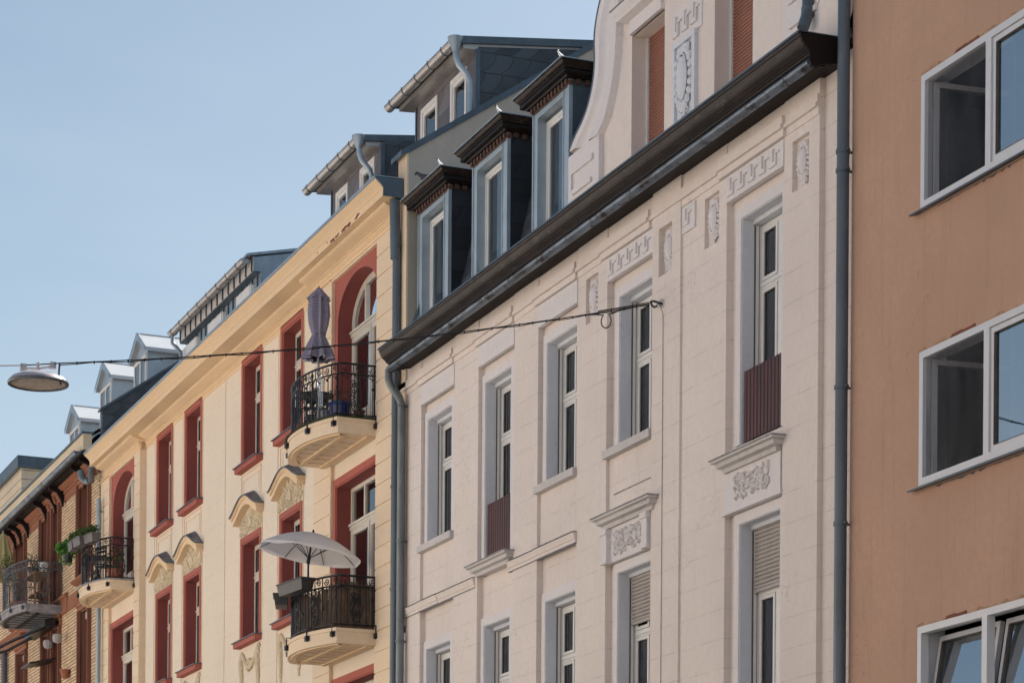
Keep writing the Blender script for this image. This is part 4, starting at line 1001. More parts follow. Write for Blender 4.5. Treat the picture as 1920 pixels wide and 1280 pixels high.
# eyebrow hoods
def brow(a, b, zb, H, y, out):
    N = 28; c = (a+b)/2; hw = (b-a)/2
    def zf(u): return zb+H*(.5+.5*cos(pi*u))**.68 if abs(u) < 1 else zb
    def strip(mb, z_off0, z_off1, y0, y1, ex=0.):
        vs = []; fs = []
        for i in range(N+1):
            u = -1+2*i/N; x = c+u*(hw+ex); z = zf(u)
            vs += [(x, y0, z+z_off0), (x, y0, z+z_off1), (x, y1, z+z_off1), (x, y1, z+z_off0)]
        for i in range(N):
            for k in range(4): fs.append((i*4+k, i*4+(k+1) % 4, (i+1)*4+(k+1) % 4, (i+1)*4+k))
        fs += [(0, 1, 2, 3), (N*4+3, N*4+2, N*4+1, N*4)]
        mb.add(vs, fs, False)
    m1 = MB(); strip(m1, -.15, -.055, y-out+.02, y+.02); strip(m1, -.055, -.02, y-out, y+.02, .02); strip(m1, -.02, .0, y-out-.015, y+.02, .03); h = m1.build('window_hood', 'yellow_deep', YE)
    m2 = MB()
    vs = []; fs = []
    for i in range(N+1):
        u = -1+2*i/N; x = c+u*(hw+.05); z = zf(u)
        vs += [(x, y-out-.04, z), (x, y-out-.04, z+.022), (x, y+.02, z+.022+.11*(.5+.5*cos(pi*u))), (x, y+.02, z)]
    for i in range(N):
        for k in range(4): fs.append((i*4+k, i*4+(k+1) % 4, (i+1)*4+(k+1) % 4, (i+1)*4+k))
    fs += [(0, 1, 2, 3), (N*4+3, N*4+2, N*4+1, N*4)]
    m2.add(vs, fs, False); m2.build('hood_cap', 'lead', h)
    m3 = MB(); zin = lambda x: zf((x-c)/hw)-.16
    xs = [a+.06+(b-a-.12)*i/20 for i in range(21)]
    pts = [(xs[0], zb-.42)]+[(x, zin(x)) for x in xs]+[(xs[-1], zb-.42)]
    m3.xz(pts, y-.012, y+.01)
    relief(m3, a+.08, b-.08, zb-.40, zb+H-.14, y-.012, int(a*10), 1.7, lambda x, z: z < zin(x)-.03, .017)
    # shell in the middle
    for kk in range(9):
        an = pi*(.12+.76*kk/8); m3.tube([(c+cos(an)*.04, y-.03, zb-.26), (c+cos(an)*.15, y-.045, zb-.26+sin(an)*.16)], [.01, .022], 6)
    m3.build('hood_relief', 'relief', h)
for a, b in cw: brow(a-.14, b+.12, 11.50, .27, CY, .17)
g = MB()
for a, b in cw:                               # festoons below the lower sills
    c = (a+b)/2
    for s_ in (-1, 1):
        x = c+s_*.55
        g.tube([(x, CY-.01, 8.86), (x-.02, CY-.03, 8.7), (x+.02, CY-.03, 8.4), (x, CY-.01, 8.0)], [.05, .06, .045, .03], 7)
        for z in (8.78, 8.6, 8.45, 8.3, 8.15): g.ell((x, CY-.02, z), (.075, .03, .04), None, 7, 5)
        swirl(g, (x, 8.86), .09, CY-.02, 1.2, s_, .022, 0)
        g.tube([(c+s_*(.48-.48*t/8), CY-.02, 8.86-.30*sin(pi*t/16)) for t in range(9)], [.03+.022*t/8 for t in range(9)], 7)
    relief(g, c-.18, c+.18, 8.48, 8.72, CY-.03, int(a), 2.5)
g.build('garland', 'relief', YE, split=.5)

# arched and plain balcony doors
def arch_pts(c, a, zs, b, n=28, z0=None):
    L = [(c-a, z0)] if z0 is not None else []
    L += [(c-a*cos(pi*i/n), zs+b*sin(pi*i/n)) for i in range(n+1)]
    if z0 is not None: L.append((c+a, z0))
    return L
def balcony_door(pan, dr, zf, arch, y, cur='curtain'):
    c = (dr[0]+dr[1])/2; a = (dr[1]-dr[0])/2; yf = y+.24
    if arch:
        zs, b = 13.62, .64
        A = arch_pts(c, a, zs, b, 28, zf)
        s = MB(); O = []
        for x, z in A:                      # matching outer rectangle points
            if z <= zs+1e-6: O.append((pan[0] if x < c else pan[1], z))
            else:
                dx, dz = x-c, z-zs; k = min((pan[1]-c if dx > 0 else c-pan[0])/max(abs(dx), 1e-6), (ZA-zs)/max(dz, 1e-6)); O.append((c+dx*k, zs+dz*k))
        # include the two square corners
        n = len(A)
        for i in range(n-1):
            s.add([(O[i][0], y-.01, O[i][1]), (O[i+1][0], y-.01, O[i+1][1]), (A[i+1][0], y-.01, A[i+1][1]), (A[i][0], y-.01, A[i][1])], [(0, 1, 2, 3)])
            if abs(O[i][0]-O[i+1][0]) > 1e-4 and abs(O[i][1]-O[i+1][1]) > 1e-4:
                cx_ = pan[0] if O[i][0] < c else pan[1]
                s.add([(O[i][0], y-.01, O[i][1]), (cx_, y-.01, ZA), (O[i+1][0], y-.01, O[i+1][1])], [(0, 1, 2)])
        r = MB()
        for i in range(n-1): r.add([(A[i][0], y-.01, A[i][1]), (A[i+1][0], y-.01, A[i+1][1]), (A[i+1][0], yf+.06, A[i+1][1]), (A[i][0], yf+.06, A[i][1])], [(0, 1, 2, 3)], True)
        f = MB(); t = .07
        I = arch_pts(c, a-t, zs, b-t, 28, zf)
        for i in range(n-1):
            f.add([(A[i][0], yf, A[i][1]), (A[i+1][0], yf, A[i+1][1]), (I[i+1][0], yf, I[i+1][1]), (I[i][0], yf, I[i][1]), (I[i+1][0], yf+.07, I[i+1][1]), (I[i][0], yf+.07, I[i][1])], [(0, 1, 2, 3), (3, 2, 4, 5)])
        I2 = arch_pts(c, a-t-.03, zs, b-t-.03, 28, zf)
        for i in range(n-1):
            f.add([(I[i][0], yf+.015, I[i][1]), (I[i+1][0], yf+.015, I[i+1][1]), (I2[i+1][0], yf+.015, I2[i+1][1]), (I2[i][0], yf+.015, I2[i][1])], [(0, 1, 2, 3)])
        ztr = 13.50; ztop_ = lambda x: zs+(b-.05)*sqrt(max(0, 1-((x-c)/(a-.05))**2))
        for x in (c-a/3, c+a/3): f.box(x-.03, x+.03, yf+.002, yf+.06, ztr, ztop_(x))
        w = f.build('door', 'frame_cream', YE)
        s.build('surround', 'red', w, recalc=False); r.build('reveal', 'red_shaded', w, recalc=False)
        p = MB(); pts = [(x, z) for x, z in arch_pts(c, a-.02, zs, b-.02, 24)]+[(c+a-.02, ztr), (c-a+.02, ztr)]
        p.add([(x, yf+.04, z) for x, z in pts], [tuple(range(len(pts)))]); p.build('pane', 'glass', w, recalc=False)
    else:
        zt_ = 10.87 if zf > 8 else 7.5
        if zf < 6: zt_ = 7.5
        s = MB(); u = .14
        s.box(dr[0]-u, dr[0]-.02, y-.03, y+.03, zf, zt_+u); s.box(dr[1]+.02, dr[1]+u, y-.03, y+.03, zf, zt_+u); s.box(dr[0]-.02, dr[1]+.02, y-.03, y+.03, zt_+.02, zt_+u)
        s.box(dr[0]-.02, dr[0], y-.012, y+.03, zf, zt_+.02); s.box(dr[1], dr[1]+.02, y-.012, y+.03, zf, zt_+.02); s.box(dr[0], dr[1], y-.012, y+.03, zt_, zt_+.02)
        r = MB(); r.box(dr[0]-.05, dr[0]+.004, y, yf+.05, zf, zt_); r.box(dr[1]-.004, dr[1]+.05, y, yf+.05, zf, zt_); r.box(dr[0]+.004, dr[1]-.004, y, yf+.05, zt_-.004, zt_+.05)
        f = MB(); f.box(dr[0], dr[0]+.07, yf, yf+.07, zf, zt_); f.box(dr[1]-.07, dr[1], yf, yf+.07, zf, zt_); f.box(dr[0]+.07, dr[1]-.07, yf, yf+.07, zt_-.07, zt_)
        ztr = zt_-.62; W = dr[1]-dr[0]
        for x in (dr[0]+W*.34, dr[0]+W*.66): f.box(x-.025, x+.025, yf+.005, yf+.06, ztr, zt_-.07)
        w = f.build('door', 'frame_cream', YE); s.build('surround', 'red', w); r.build('reveal', 'red_shaded', w)
        p = MB(); p.quad((dr[0]+.06, yf+.04, ztr), (dr[1]-.06, yf+.04, ztr), (dr[1]-.06, yf+.04, zt_-.06), (dr[0]+.06, yf+.04, zt_-.06)); p.build('pane', 'glass', w, recalc=False)
    tr = MB(); tr.box(dr[0]+.02, dr[1]-.02, yf-.02, yf+.06, ztr-.10, ztr); tr.box(dr[0]-.0, dr[1]-.0, yf-.045, yf, ztr-.03, ztr+.01); tr.box(dr[0]+.01, dr[1]-.01, yf-.03, yf, ztr-.075, ztr-.055); tr.build('transom', 'frame_cream', w)
    lf = MB(); p = MB(); x0, x1 = dr[0]+.07, dr[1]-.07; xm = (x0+x1)/2; zt2 = ztr-.10
    for u0, u1 in ((x0, xm), (xm, x1)):
        sw = .085; lf.box(u0+.004, u0+sw, yf-.012, yf+.045, zf, zt2); lf.box(u1-sw, u1-.004, yf-.012, yf+.045, zf, zt2); lf.box(u0+sw, u1-sw, yf-.012, yf+.045, zt2-.09, zt2); lf.box(u0+sw, u1-sw, yf-.008, yf+.045, zf, zf+.55)
        lf.box(u0+sw+.012, u0+sw+.024, yf-.004, yf+.03, zf+.55, zt2-.09); lf.box(u1-sw-.024, u1-sw-.012, yf-.004, yf+.03, zf+.55, zt2-.09)
        p.quad((u0+sw-.01, yf+.02, zf+.5), (u1-sw+.01, yf+.02, zf+.5), (u1-sw+.01, yf+.02, zt2-.08), (u0+sw-.01, yf+.02, zt2-.08))
    lf.box(xm-.03, xm+.03, yf-.03, yf, zf, zt2)
    lf.build('door_leaf', 'frame_cream', w); p.build('pane', 'glass_sky', w, recalc=False)
    cu = MB(); corrug(cu, xm+.05, x1, zf, zt2, yf+.13, .02, .10); cu.build('curtain', cur, w, recalc=False)
    return w
balcony_door(panR, doorR, 11.54, True, RY, 'curtain_blue'); balcony_door(panR, doorR, 8.15, False, RY, 'curtain_pale'); balcony_door(panR, doorR, 4.8, False, RY)
balcony_door(panL, doorL, 11.54, True, RY, 'curtain_pale'); balcony_door(panL, doorL, 8.15, False, RY); balcony_door(panL, doorL, 4.8, False, RY)

# rounded balconies -----------------------------------------------------------
def bal_path(x0, x1, d, b, inset=0., n=22):
    """right wall -> right corner -> bowed front -> left corner -> wall"""
    L = [(x1-inset, .07)]; c = (x0+x1)/2; hw = (x1-x0)/2-inset
    for i in range(n+1):
        u = 1-2*i/n; L.append((c+u*hw, -(d-inset)-(b-d)*(1-abs(u)**2.1)))
    L.append((x0+inset, .07)); return L
def make_railing(parent, x0, x1, d, b, zb, zt, mat='iron', seed=0, name='railing', style=0):
    path = bal_path(x0, x1, d, b, .05); p3 = [(x, y, 0) for x, y in path]; L, f = railing_path(p3)
    r = MB()
    def ring(z, rad=.013):
        r.tube([(x, y, z) for x, y in path], rad, 6)
    ring(zt, .019); ring(zt-.16, .014); ring(zb+.07, .014)
    nb = int(L/.105)
    for i in range(nb+1):
        q, t = f(L*i/nb); r.tube([(q.x, q.y, zb+.07), (q.x, q.y, zt-.16)], .0085, 4)
        if i % 3 == 1: r.ell((q.x, q.y, zb+.35+.15*(i % 2)), (.02, .02, .03), None, 6, 4)
    def circ(q, t, z, rad, th=.009, tall=1.):
        r.tube([(q.x+t.x*cos(2*pi*k/12)*rad, q.y+t.y*cos(2*pi*k/12)*rad, z+sin(2*pi*k/12)*rad*tall) for k in range(12)], th, 5, closed=True)
    def scroll(q, t, z, rad, s_=1, th=.009, tall=1.):
        r.tube([(q.x+t.x*cos(s_*k*.62)*rad*(1-k/18), q.y+t.y*cos(s_*k*.62)*rad*(1-k/18), z+sin(s_*k*.62)*rad*(1-k/18)*tall) for k in range(16)], th, 5)
    ns = int(L/.21)
    for i in range(ns):
        q, t = f(L*(i+.5)/ns); scroll(q, t, zt-.08, .062, 1 if i % 2 else -1)
        q2, t2 = f(L*i/ns); r.tube([(q2.x, q2.y, zt-.16), (q2.x, q2.y, zt)], .009, 4)
        for k in range(5):
            pass
        arc = [f(L*(i+.5)/ns+.09*cos(pi*k/6))[0] for k in range(7)]
        r.tube([(a_.x, a_.y, zt-.16-.055*sin(pi*k/6)) for k, a_ in enumerate(arc)], .008, 5)
        r.ell((q.x, q.y, zt-.235), (.016, .016, .022), None, 6, 4)
    # oval scroll panels
    for fr in (.10, .34, .50, .66, .90):
        q, t = f(L*fr)
        for s_ in (-1, 1):
            qq = q+t*(.045*s_)
            scroll(qq, t, zb+.25, .05, s_, .008, 1.5); scroll(qq, t, zb+.43, .045, -s_, .008, 1.6); scroll(qq, t, zt-.33, .05, s_, .008, 1.5)
        circ(q, t, zb+.34, .10, .008, 2.4)
    # posts with stand-off brackets bolted to the slab edge
    for fr in (.02, (d/L if L else .1)+.02, .5-.14, .5+.14, 1-d/L-.02, .98):
        q, t = f(L*fr); n_ = Vector((t.y, -t.x, 0)); n_ = n_ if (n_.y < 0 or abs(n_.y) < .3) else -n_
        if fr < .2 and abs(n_.x) > .5: n_ = Vector((1, 0, 0))
        if fr > .8 and abs(n_.x) > .5: n_ = Vector((-1, 0, 0))
        e_ = q+n_*.085
        r.tube([(q.x, q.y, zt), (q.x, q.y, zb+.07)], .014, 4); r.tube([(q.x, q.y, zb+.07), (e_.x, e_.y, zb+.07), (e_.x, e_.y, zb-.15)], .013, 4)
        r.box(e_.x-.045, e_.x+.045, e_.y-.03, e_.y+.03, zb-.14, zb-.06)
        r.ell((e_.x+.02, e_.y-.03, zb-.1), (.012, .012, .012), None, 6, 4)
    return r.build(name, mat, parent)
def balcony(parent, x0, x1, d, b, z0, z1, mat, top=None, rail='iron', zt=None, under=None):
    path = bal_path(x0, x1, d, b, 0)
    s = MB(); s.xy([(x, y) for x, y in path], z0, z1-.055)
    lip = bal_path(x0-.02, x1+.02, d+.02, b+.02, 0); s.xy(lip, z1-.055, z1)
    o = s.build('balcony', mat, parent)
    u = MB(); pi_ = bal_path(x0, x1, d, b, .13); pj = bal_path(x0, x1, d, b, .05)
    # raised border and ribs below
    n = len(pi_)
    for i in range(1, n-2):
        A, B, C_, D_ = pj[i], pj[i+1], pi_[i+1], pi_[i]
        u.add([(A[0], A[1], z0-.02), (B[0], B[1], z0-.02), (C_[0], C_[1], z0-.02), (D_[0], D_[1], z0-.02), (A[0], A[1], z0+.002), (B[0], B[1], z0+.002), (C_[0], C_[1], z0+.002), (D_[0], D_[1], z0+.002)], [(0, 1, 2, 3), (0, 4, 5, 1), (3, 2, 6, 7)])
    u.box(x0+.12, x1-.12, -b*.52-.045, -b*.52+.045, z0-.024, z0+.002); u.box(x0+.06, x1-.06, -.14, -.06, z0-.022, z0+.002)
    nx = 8; 
    for i in range(1, nx):
        x = x0+(x1-x0)*i/nx; yb = -d-(b-d)*(1-abs((x-(x0+x1)/2)/((x1-x0)/2))**2.1)+.12
        u.box(x-.007, x+.007, yb, -.14, z0-.012, z0+.002)
    u.build('soffit_ribs', under or 'yellow_deep', o)
    if top:
        t = MB(); t.xy(bal_path(x0-.04, x1+.04, d+.045, b+.045, 0), z1+.001, z1+.028); t.build('floor_covering', top, o)
    make_railing(o, x0, x1, d, b, z1, zt, rail)
    return o
balcony(YE, -40.78, -38.20, .64, .94, 11.27, 11.52, 'yellow_plain', 'turf', 'iron', 12.40)
balcony(YE, -40.63, -38.13, .66, .96, 7.895, 8.14, 'yellow_plain', None, 'iron', 8.99)
balcony(YE, -57.02, -54.46, .53, .87, 11.385, 11.60, 'yellow_plain', 'stone_cap', 'iron', 12.54)

# roof of the yellow house, fire wall, dormers --------------------------------
rf = MB(); rf.quad((YL, .15, 15.0), (-37.1, .15, 15.0), (-37.1, 5.2, 18.4), (YL, 5.2, 18.4)); rf.quad((YL, 5.2, 18.4), (-37.1, 5.2, 18.4), (-37.1, 10, 15), (YL, 10, 15))
ROY = rf.build('roof', 'slate_roof', YE, recalc=False)
fw = MB(); X0, X1 = -37.10, -36.71
zl = lambda y: 15.42+.672*y
fw.prism([(0.0, 7.9), (0.0, zl(0)-.03), (5.2, zl(5.2)-.03), (10, 15), (10, 7.9)], lambda p, k: ((X0, X1)[k], p[0], p[1])); fw.build('fire_wall', 'beige', YE)
fw = MB(); fw.box(X0-.005, X1-.003, -.03, -.001, 8.0, zl(0)-.06); fw.build('fire_wall_front', 'yellow_plain', YE)
fw = MB(); fw.prism([(-.14, zl(-.14)-.05), (-.14, zl(-.14)+.03), (5.2, zl(5.2)+.04), (5.2, zl(5.2)-.07), (0.0, zl(0)-.07)], lambda p, k: ((X0-.05, X1+.04)[k], p[0], p[1])); fw.build('fire_wall_coping', 'zinc_dark', YE)
# verge wall at the left end with slate hanging
vg = MB()
from_q = lambda px, py, x: (lambda d: (x/d[0]*d[1]-D, EYE+x/d[0]*d[2]))(ray(px, py))
va = from_q(189, 770, YL); vb = from_q(350, 672, YL); sl_ = (vb[1]-va[1])/(vb[0]-va[0])
zv = lambda y: va[1]+sl_*(y-va[0])
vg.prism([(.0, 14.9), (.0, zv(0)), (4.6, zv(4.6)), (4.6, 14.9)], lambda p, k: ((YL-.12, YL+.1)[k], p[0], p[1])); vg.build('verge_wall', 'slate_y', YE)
vg = MB(); vg.prism([(-.05, zv(-.05)), (-.05, zv(-.05)+.06), (4.6, zv(4.6)+.06), (4.6, zv(4.6))], lambda p, k: ((YL-.15, YL+.14)[k], p[0], p[1])); vg.build('verge_flashing', 'zinc_dark', YE)

def half_gutter(mb, x0, x1, y, z, r, rings=.62):
    n = 8
    for i in range(1): 
        vs = []
        for x in (x0, x1):
            for k in range(n+1): a = pi+pi*k/n; vs.append((x, y+cos(a)*r, z+sin(a)*r))
            for k in range(n, -1, -1): a = pi+pi*k/n; vs.append((x, y+cos(a)*(r-.012), z+sin(a)*(r-.012)))
        N = 2*(n+1); fs = [(k, (k+1) % N, N+(k+1) % N, N+k) for k in range(N)]
        mb.add(vs, fs, True)
        mb.add([(x0, y+cos(pi+pi*k/n)*r, z+sin(pi+pi*k/n)*r) for k in range(n+1)], [tuple(range(n+1))]); mb.add([(x1, y+cos(pi+pi*k/n)*r, z+sin(pi+pi*k/n)*r) for k in range(n+1)], [tuple(range(n+1))])
    mb.tube([(x0, y-r, z+.004), (x1, y-r, z+.004)], .012, 6)
def gutter_rings(x0, x1, y, z, r, step=.62):
    g = MB(); x = x0+.25
    while x < x1-.1:
        g.tube([(x, y+cos(pi+pi*k/10)*(r+.004), z+sin(pi+pi*k/10)*(r+.004)) for k in range(11)], .008, 5)
        g.box(x-.012, x+.012, y-r-.012, y-r+.012, z-.02, z+.03); x += step
    return g
def slate_dormer(x0, x1, g0, g1, wins, name='dormer'):
    y = 1.30; zt_ = PZ(781.5, 203.4, 1.3)
    s = MB(); hol = [(a, b, 15.9, zt_-.12) for a, b in wins]; s.wall(x0, x1, 14.9, zt_, y, hol)
    o = s.build(name, 'slate_x', YE, recalc=False)
    s = MB()
    for x in (x0, x1): s.add([(x, y, 14.9), (x, 6, 14.9), (x, 6, 17.95), (x, y+.02, 17.36)], [(0, 1, 2, 3)])
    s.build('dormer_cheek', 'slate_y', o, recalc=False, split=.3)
    s = MB(); s.box(x1-.03, x1+.022, y-.025, y+.05, 14.95, zt_-.002); s.box(x0-.02, x0+.02, y-.025, y+.05, 14.95, zt_-.002); s.build('corner_flashing', 'zinc_dark', o, split=.3)
    s = MB(); s.prism([(1.06, zt_-.02), (1.06, 17.39), (6.2, 18.02), (6.2, 17.92), (1.33, zt_+.03), (1.33, zt_)], lambda p, k: ((x0-.22, g1)[k], p[0], p[1]))
    s.build('eaves_soffit', 'zinc_gutter', o)
    s = MB(); s.prism([(.98, 17.40), (.98, 17.43), (6.2, 18.10), (6.2, 18.03)], lambda p, k: ((g0-.03, g1+.04)[k], p[0], p[1])); s.prism([(1.0, 17.36), (1.0, 17.47), (6.2, 18.12), (6.2, 17.99)], lambda p, k: ((g1+.0, g1+.05)[k], p[0], p[1])); s.build('roof_sheet', 'zinc_dark', o)
    s = MB(); half_gutter(s, g0-.05, g1-.12, .95, 17.42, .085); s.build('gutter', 'zinc_gutter', o)
    gutter_rings(g0-.05, g1-.12, .95, 17.42, .085, .62).build('gutter_bracket', 'zinc_dark', o, split=.2)
    s = MB(); gx = g1-.02
    s.lathe((gx-.02, .95, 17.22), [(.05, 0), (.055, .04), (.125, .20), (.13, .24)], 14); s.tube([(gx-.02, .95, 17.30), (gx-.02, .96, 17.16), (gx, 1.0, 17.03), (gx+.02, 1.12, 16.90), (gx+.02, 1.18, 16.78), (gx+.02, 1.19, 16.6), (gx+.02, 1.19, 15.3)], .05, 12)
    s.build('downpipe', 'zinc', o)
    for a, b in wins:
        f = MB(); f.box(a, a+.07, y-.02, y+.06, 15.9, zt_-.12); f.box(b-.07, b, y-.02, y+.06, 15.9, zt_-.12); f.box(a+.07, b-.07, y-.02, y+.06, zt_-.20, zt_-.12)
        f.box(a+.07, a+.12, y+.0, y+.06, 15.9, zt_-.20); f.box(b-.12, b-.07, y, y+.06, 15.9, zt_-.20); f.box(a+.12, b-.12, y, y+.06, zt_-.26, zt_-.20); f.build('window_frame', 'frame', o)
        f = MB(); f.quad((a+.11, y+.03, 15.9), (b-.11, y+.03, 15.9), (b-.11, y+.03, zt_-.22), (a+.11, y+.03, zt_-.22)); f.build('pane', 'glass', o, recalc=False)
        f = MB(); f.box(a, b, y+.35, y+.37, 15.9, 17.4); f.build('room_dark', 'dark', o)
    return o
slate_dormer(PX(623, 380, 1.3), PX(716, 310, 1.3), -44.95, -41.92, [(PX(631, 365, 1.3), PX(653, 345, 1.3)), (PX(676, 325, 1.3), PX(676, 325, 1.3)+.8)])
slate_dormer(PX(781.5, 250, 1.3), PX(894, 150, 1.3), -40.32, -37.16, [(PX(790.5, 222, 1.3), PX(821, 197, 1.3)), (PX(846, 170, 1.3), PX(846, 170, 1.3)+.72)])
# long zinc dormer
T = MB(); tx0, tx1 = -55.0, -49.18; T.wall(tx0, tx1, 14.9, 17.4, 1.30, []); 
for x in (tx0, tx1): T.add([(x, 1.15, 17.12), (x, 1.15, 17.40), (x, 6, 18.5), (x, 6, 14.9), (x, 1.30, 14.9), (x, 1.30, 17.12)], [(0, 1, 2, 3, 4, 5)])
for yy in (1.5, 2.6, 3.7): T.box(tx1, tx1+.022, yy, yy+.02, 15.2, 17.4+.24*(yy-1.2)*.9)
TD = T.build('long_dormer', 'zinc', YE, recalc=False)
s = MB(); s.box(tx0, tx1-.02, 1.15, 1.19, 17.12, 17.42); s.build('eaves_panel', 'trim_old', TD)
s = MB(); n = 13
for i in range(n+1):
    x = tx0+.05+(tx1-tx0-.15)*i/n; s.box(x, x+.03, 1.12, 1.15, 17.125, 17.42)
for i in range(16):
    x = tx0+.2+(tx1-tx0-.4)*i/15; s.box(x, x+.03, 1.27, 1.30, 15.2, 17.09)
s.box(tx0, tx1-.02, 1.14, 1.30, 17.095, 17.119); s.build('seams_and_soffit_shade', 'zinc_dark', TD)  # dark soffit strip: shadow under the eaves panel put into its colour
s = MB(); s.prism([(1.0, 17.40), (1.0, 17.45), (6.2, 18.60), (6.2, 18.5)], lambda p, k: ((tx0-.05, tx1+.04)[k], p[0], p[1])); s.build('roof_sheet', 'zinc', TD)
s = MB(); half_gutter(s, tx0-.15, tx1-.02, .98, 17.34, .085); s.build('gutter', 'zinc_gutter', TD); gutter_rings(tx0-.15, tx1-.02, .98, 17.34, .085, .75).build('gutter_bracket', 'zinc_dark', TD, split=.2)
s = MB(); gx = tx0-.02; s.tube([(gx, .98, 17.30), (gx, .98, 17.10), (gx+.1, 1.05, 16.98), (gx+.2, 1.12, 16.85), (gx+.22, 1.15, 15.3)], .045, 12); s.build('downpipe', 'zinc', TD)
for px in ((449, 477), (396, 424), (349, 376)):
    a, b = PX(px[0], 560, 1.30), PX(px[1], 530, 1.30); a, b = min(a, b), max(a, b)
    s = MB(); s.box(a, a+.06, 1.23, 1.31, 15.9, 16.98); s.box(b-.06, b, 1.23, 1.31, 15.9, 16.98); s.box(a+.06, b-.06, 1.21, 1.31, 16.68, 16.98); wv = s.build('window_frame', 'frame', TD)
    s = MB(); s.quad((a+.05, 1.28, 15.9), (b-.05, 1.28, 15.9), (b-.05, 1.28, 16.7), (a+.05, 1.28, 16.7)); s.build('pane', 'glass', TD, recalc=False)
# downpipes
xp = PX(741, 900, -.1)
pipe(YE, [(xp, -.14, 14.67), (xp, -.12, 14.3), (xp, -.10, 14.1), (xp, -.10, 0)], .066, 'pipe_dark', clips=(13.95, 10.2, 8.6))
s = MB(); s.tube([(xp, -.14, 14.67), (xp, -.12, 13.75)], .082, 14); s.build('downpipe_collar', 'pipe_dark', YE)
xp = PX(187, 1000, -.08)
s = MB(); s.tube([(xp-.55, -.42, 14.72), (xp-.5, -.40, 14.55), (xp-.35, -.33, 14.44), (xp-.1, -.30, 14.42)], .08, 12); s.tube([(xp-.05, -.28, 14.36), (xp-.05, -.28, 14.75)], .075, 12); s.build('gutter_outlet', 'pipe_zinc', YE)
pipe(YE, [(xp, -.12, 14.0), (xp, -.10, 13.9), (xp, -.10, 0)], .06, 'zinc', clips=(13.7,))
# ================================================================== BRICK HOUSE
BH = thing('brick_house', 'yellow clinker brick house with red sandstone window frames under deep eaves', 'house', (-66, 0, 0))
BL, BR = -75.4, -57.90
def bx_(px, py=1000): return PX(px, py, 0)
zt1 = PZ(156, 906); zt0 = 11.72
ups_ = [(bx_(147, 950), bx_(171.5, 950), 12.55, zt1), (bx_(77, 980), bx_(95.5, 980), 12.2, zt1), (bx_(99, 980), bx_(115.5, 980), 12.2, zt1), (bx_(29, 1020), bx_(51, 1020), 12.55, zt1)]
lows = [(bx_(149, 1150), bx_(171.5, 1150), 9.2, zt0), (bx_(80, 1200), bx_(97, 1200), 8.2, zt0), (bx_(99, 1200), bx_(115.5, 1200), 8.2, zt0), (bx_(33, 1240), bx_(52, 1240), 9.2, zt0)]
jm = .19
hb = [(a+.02+jm*.3, b-.02-jm*.3, z0, z1) for a, b, z0, z1 in ups_+lows]
hb = [(a+jm, b-jm*.7, z0, z1) for a, b, z0, z1 in ups_+lows]
bw = MB().wall(BL, BR, 0, 15.1, 0, hb); bw.build('wall', 'brick', BH, recalc=False)
s = MB()
for x in (BL, BR): s.quad((x, 0, 0), (x, 10, 0), (x, 10, 15.1), (x, 0, 15.1))
s.quad((BL, 10, 0), (BR, 10, 0), (BR, 10, 15.1), (BL, 10, 15.1)); s.build('side_wall', 'beige', BH, recalc=False)
s = MB(); s.box(BL+.1, BR-.1, 1.9, 2.0, 0, 14.8); s.box(BL+.1, BR-.1, .5, 1.9, 12.0, 12.1); s.build('inner_walls', 'dark', BH)
tr = MB(); tb = MB()
for i, (a, b, z0, z1) in enumerate(ups_+lows):
    l, r = a+jm, b-jm*.7
    w = window(BH, l, r, z0, z1, .26, transom=z1-.6, frame='white_pvc', curtain='curtain_pale', mull=i not in (2, 6))
    s = MB(); s.box(a, l, -.05, .01, z0, z1+.02); s.box(a+.05, l-.03, -.085, -.05, z0, z1+.02); s.box(r, b, -.05, .01, z0, z1+.02); s.box(r+.02, b-.03, -.085, -.05, z0, z1+.02)
    s.box(l-.03, l+.0, -.01, .26, z0, z1); s.box(r, r+.03, -.01, .26, z0, z1); s.build('surround', 'brick_redbrown', w, split=.15)
    s = MB(); s.box(a-.04, b+.04, -.06, .27, z1+.021, z1+.20); s.box(a-.04, b+.04, -.09, -.06, z1+.12, z1+.20)
    c = (l+r)/2+.08; s.prism([(-.05, z1+.02), (-.12, z1+.06), (-.20, z1+.30), (-.30, z1+.42), (-.05, z1+.42)], lambda p, k: ((c-.13, c+.13)[k], p[0], p[1])) if i < 4 else s.prism([(-.06, z1+.20), (-.22, z1+.34), (-.24, z1+.42), (-.06, z1+.42)], lambda p, k: ((a-.12, b+.12)[k], p[0], p[1]))
    s.build('lintel', 'brick_red', w)
    if i in (4, 7): s = MB(); s.box(l, r, .10, .26, z1-.16, z1-.003); s.build('shutter_box', 'white_pvc', w)
    if i in (0, 3): s = MB(); s.prism([(.2, z0-.01), (-.16, z0-.03), (-.16, z0-.08), (-.06, z0-.14), (.2, z0-.14)], lambda p, k: ((a-.1, b+.1)[k], p[0], p[1])); s.build('sill', 'brick_red', w)
bn = MB()
bn.box(BL, BR, -.035, .02, 14.72, 14.90); bn.box(BL, BR, -.06, .02, 14.90, 14.97); bn.prism([(.0, 14.97), (-.13, 14.99), (-.20, 15.06), (0, 15.06)], lambda p, k: ((BL, BR)[k], p[0], p[1]))
bn.prism([(0, 11.95), (-.05, 11.98), (-.05, 12.30), (-.10, 12.34), (-.10, 12.40), (0, 12.44)], lambda p, k: ((BL, -61.2)[k], p[0], p[1]))
bn.box(bx_(118, 1100), bx_(142, 1090), -.03, .02, 11.95, 12.25)
bn.build('stone_band', 'brick_red', BH)
s = MB(); s.box(BL, BR, -.46, .0, 15.06, 15.10)
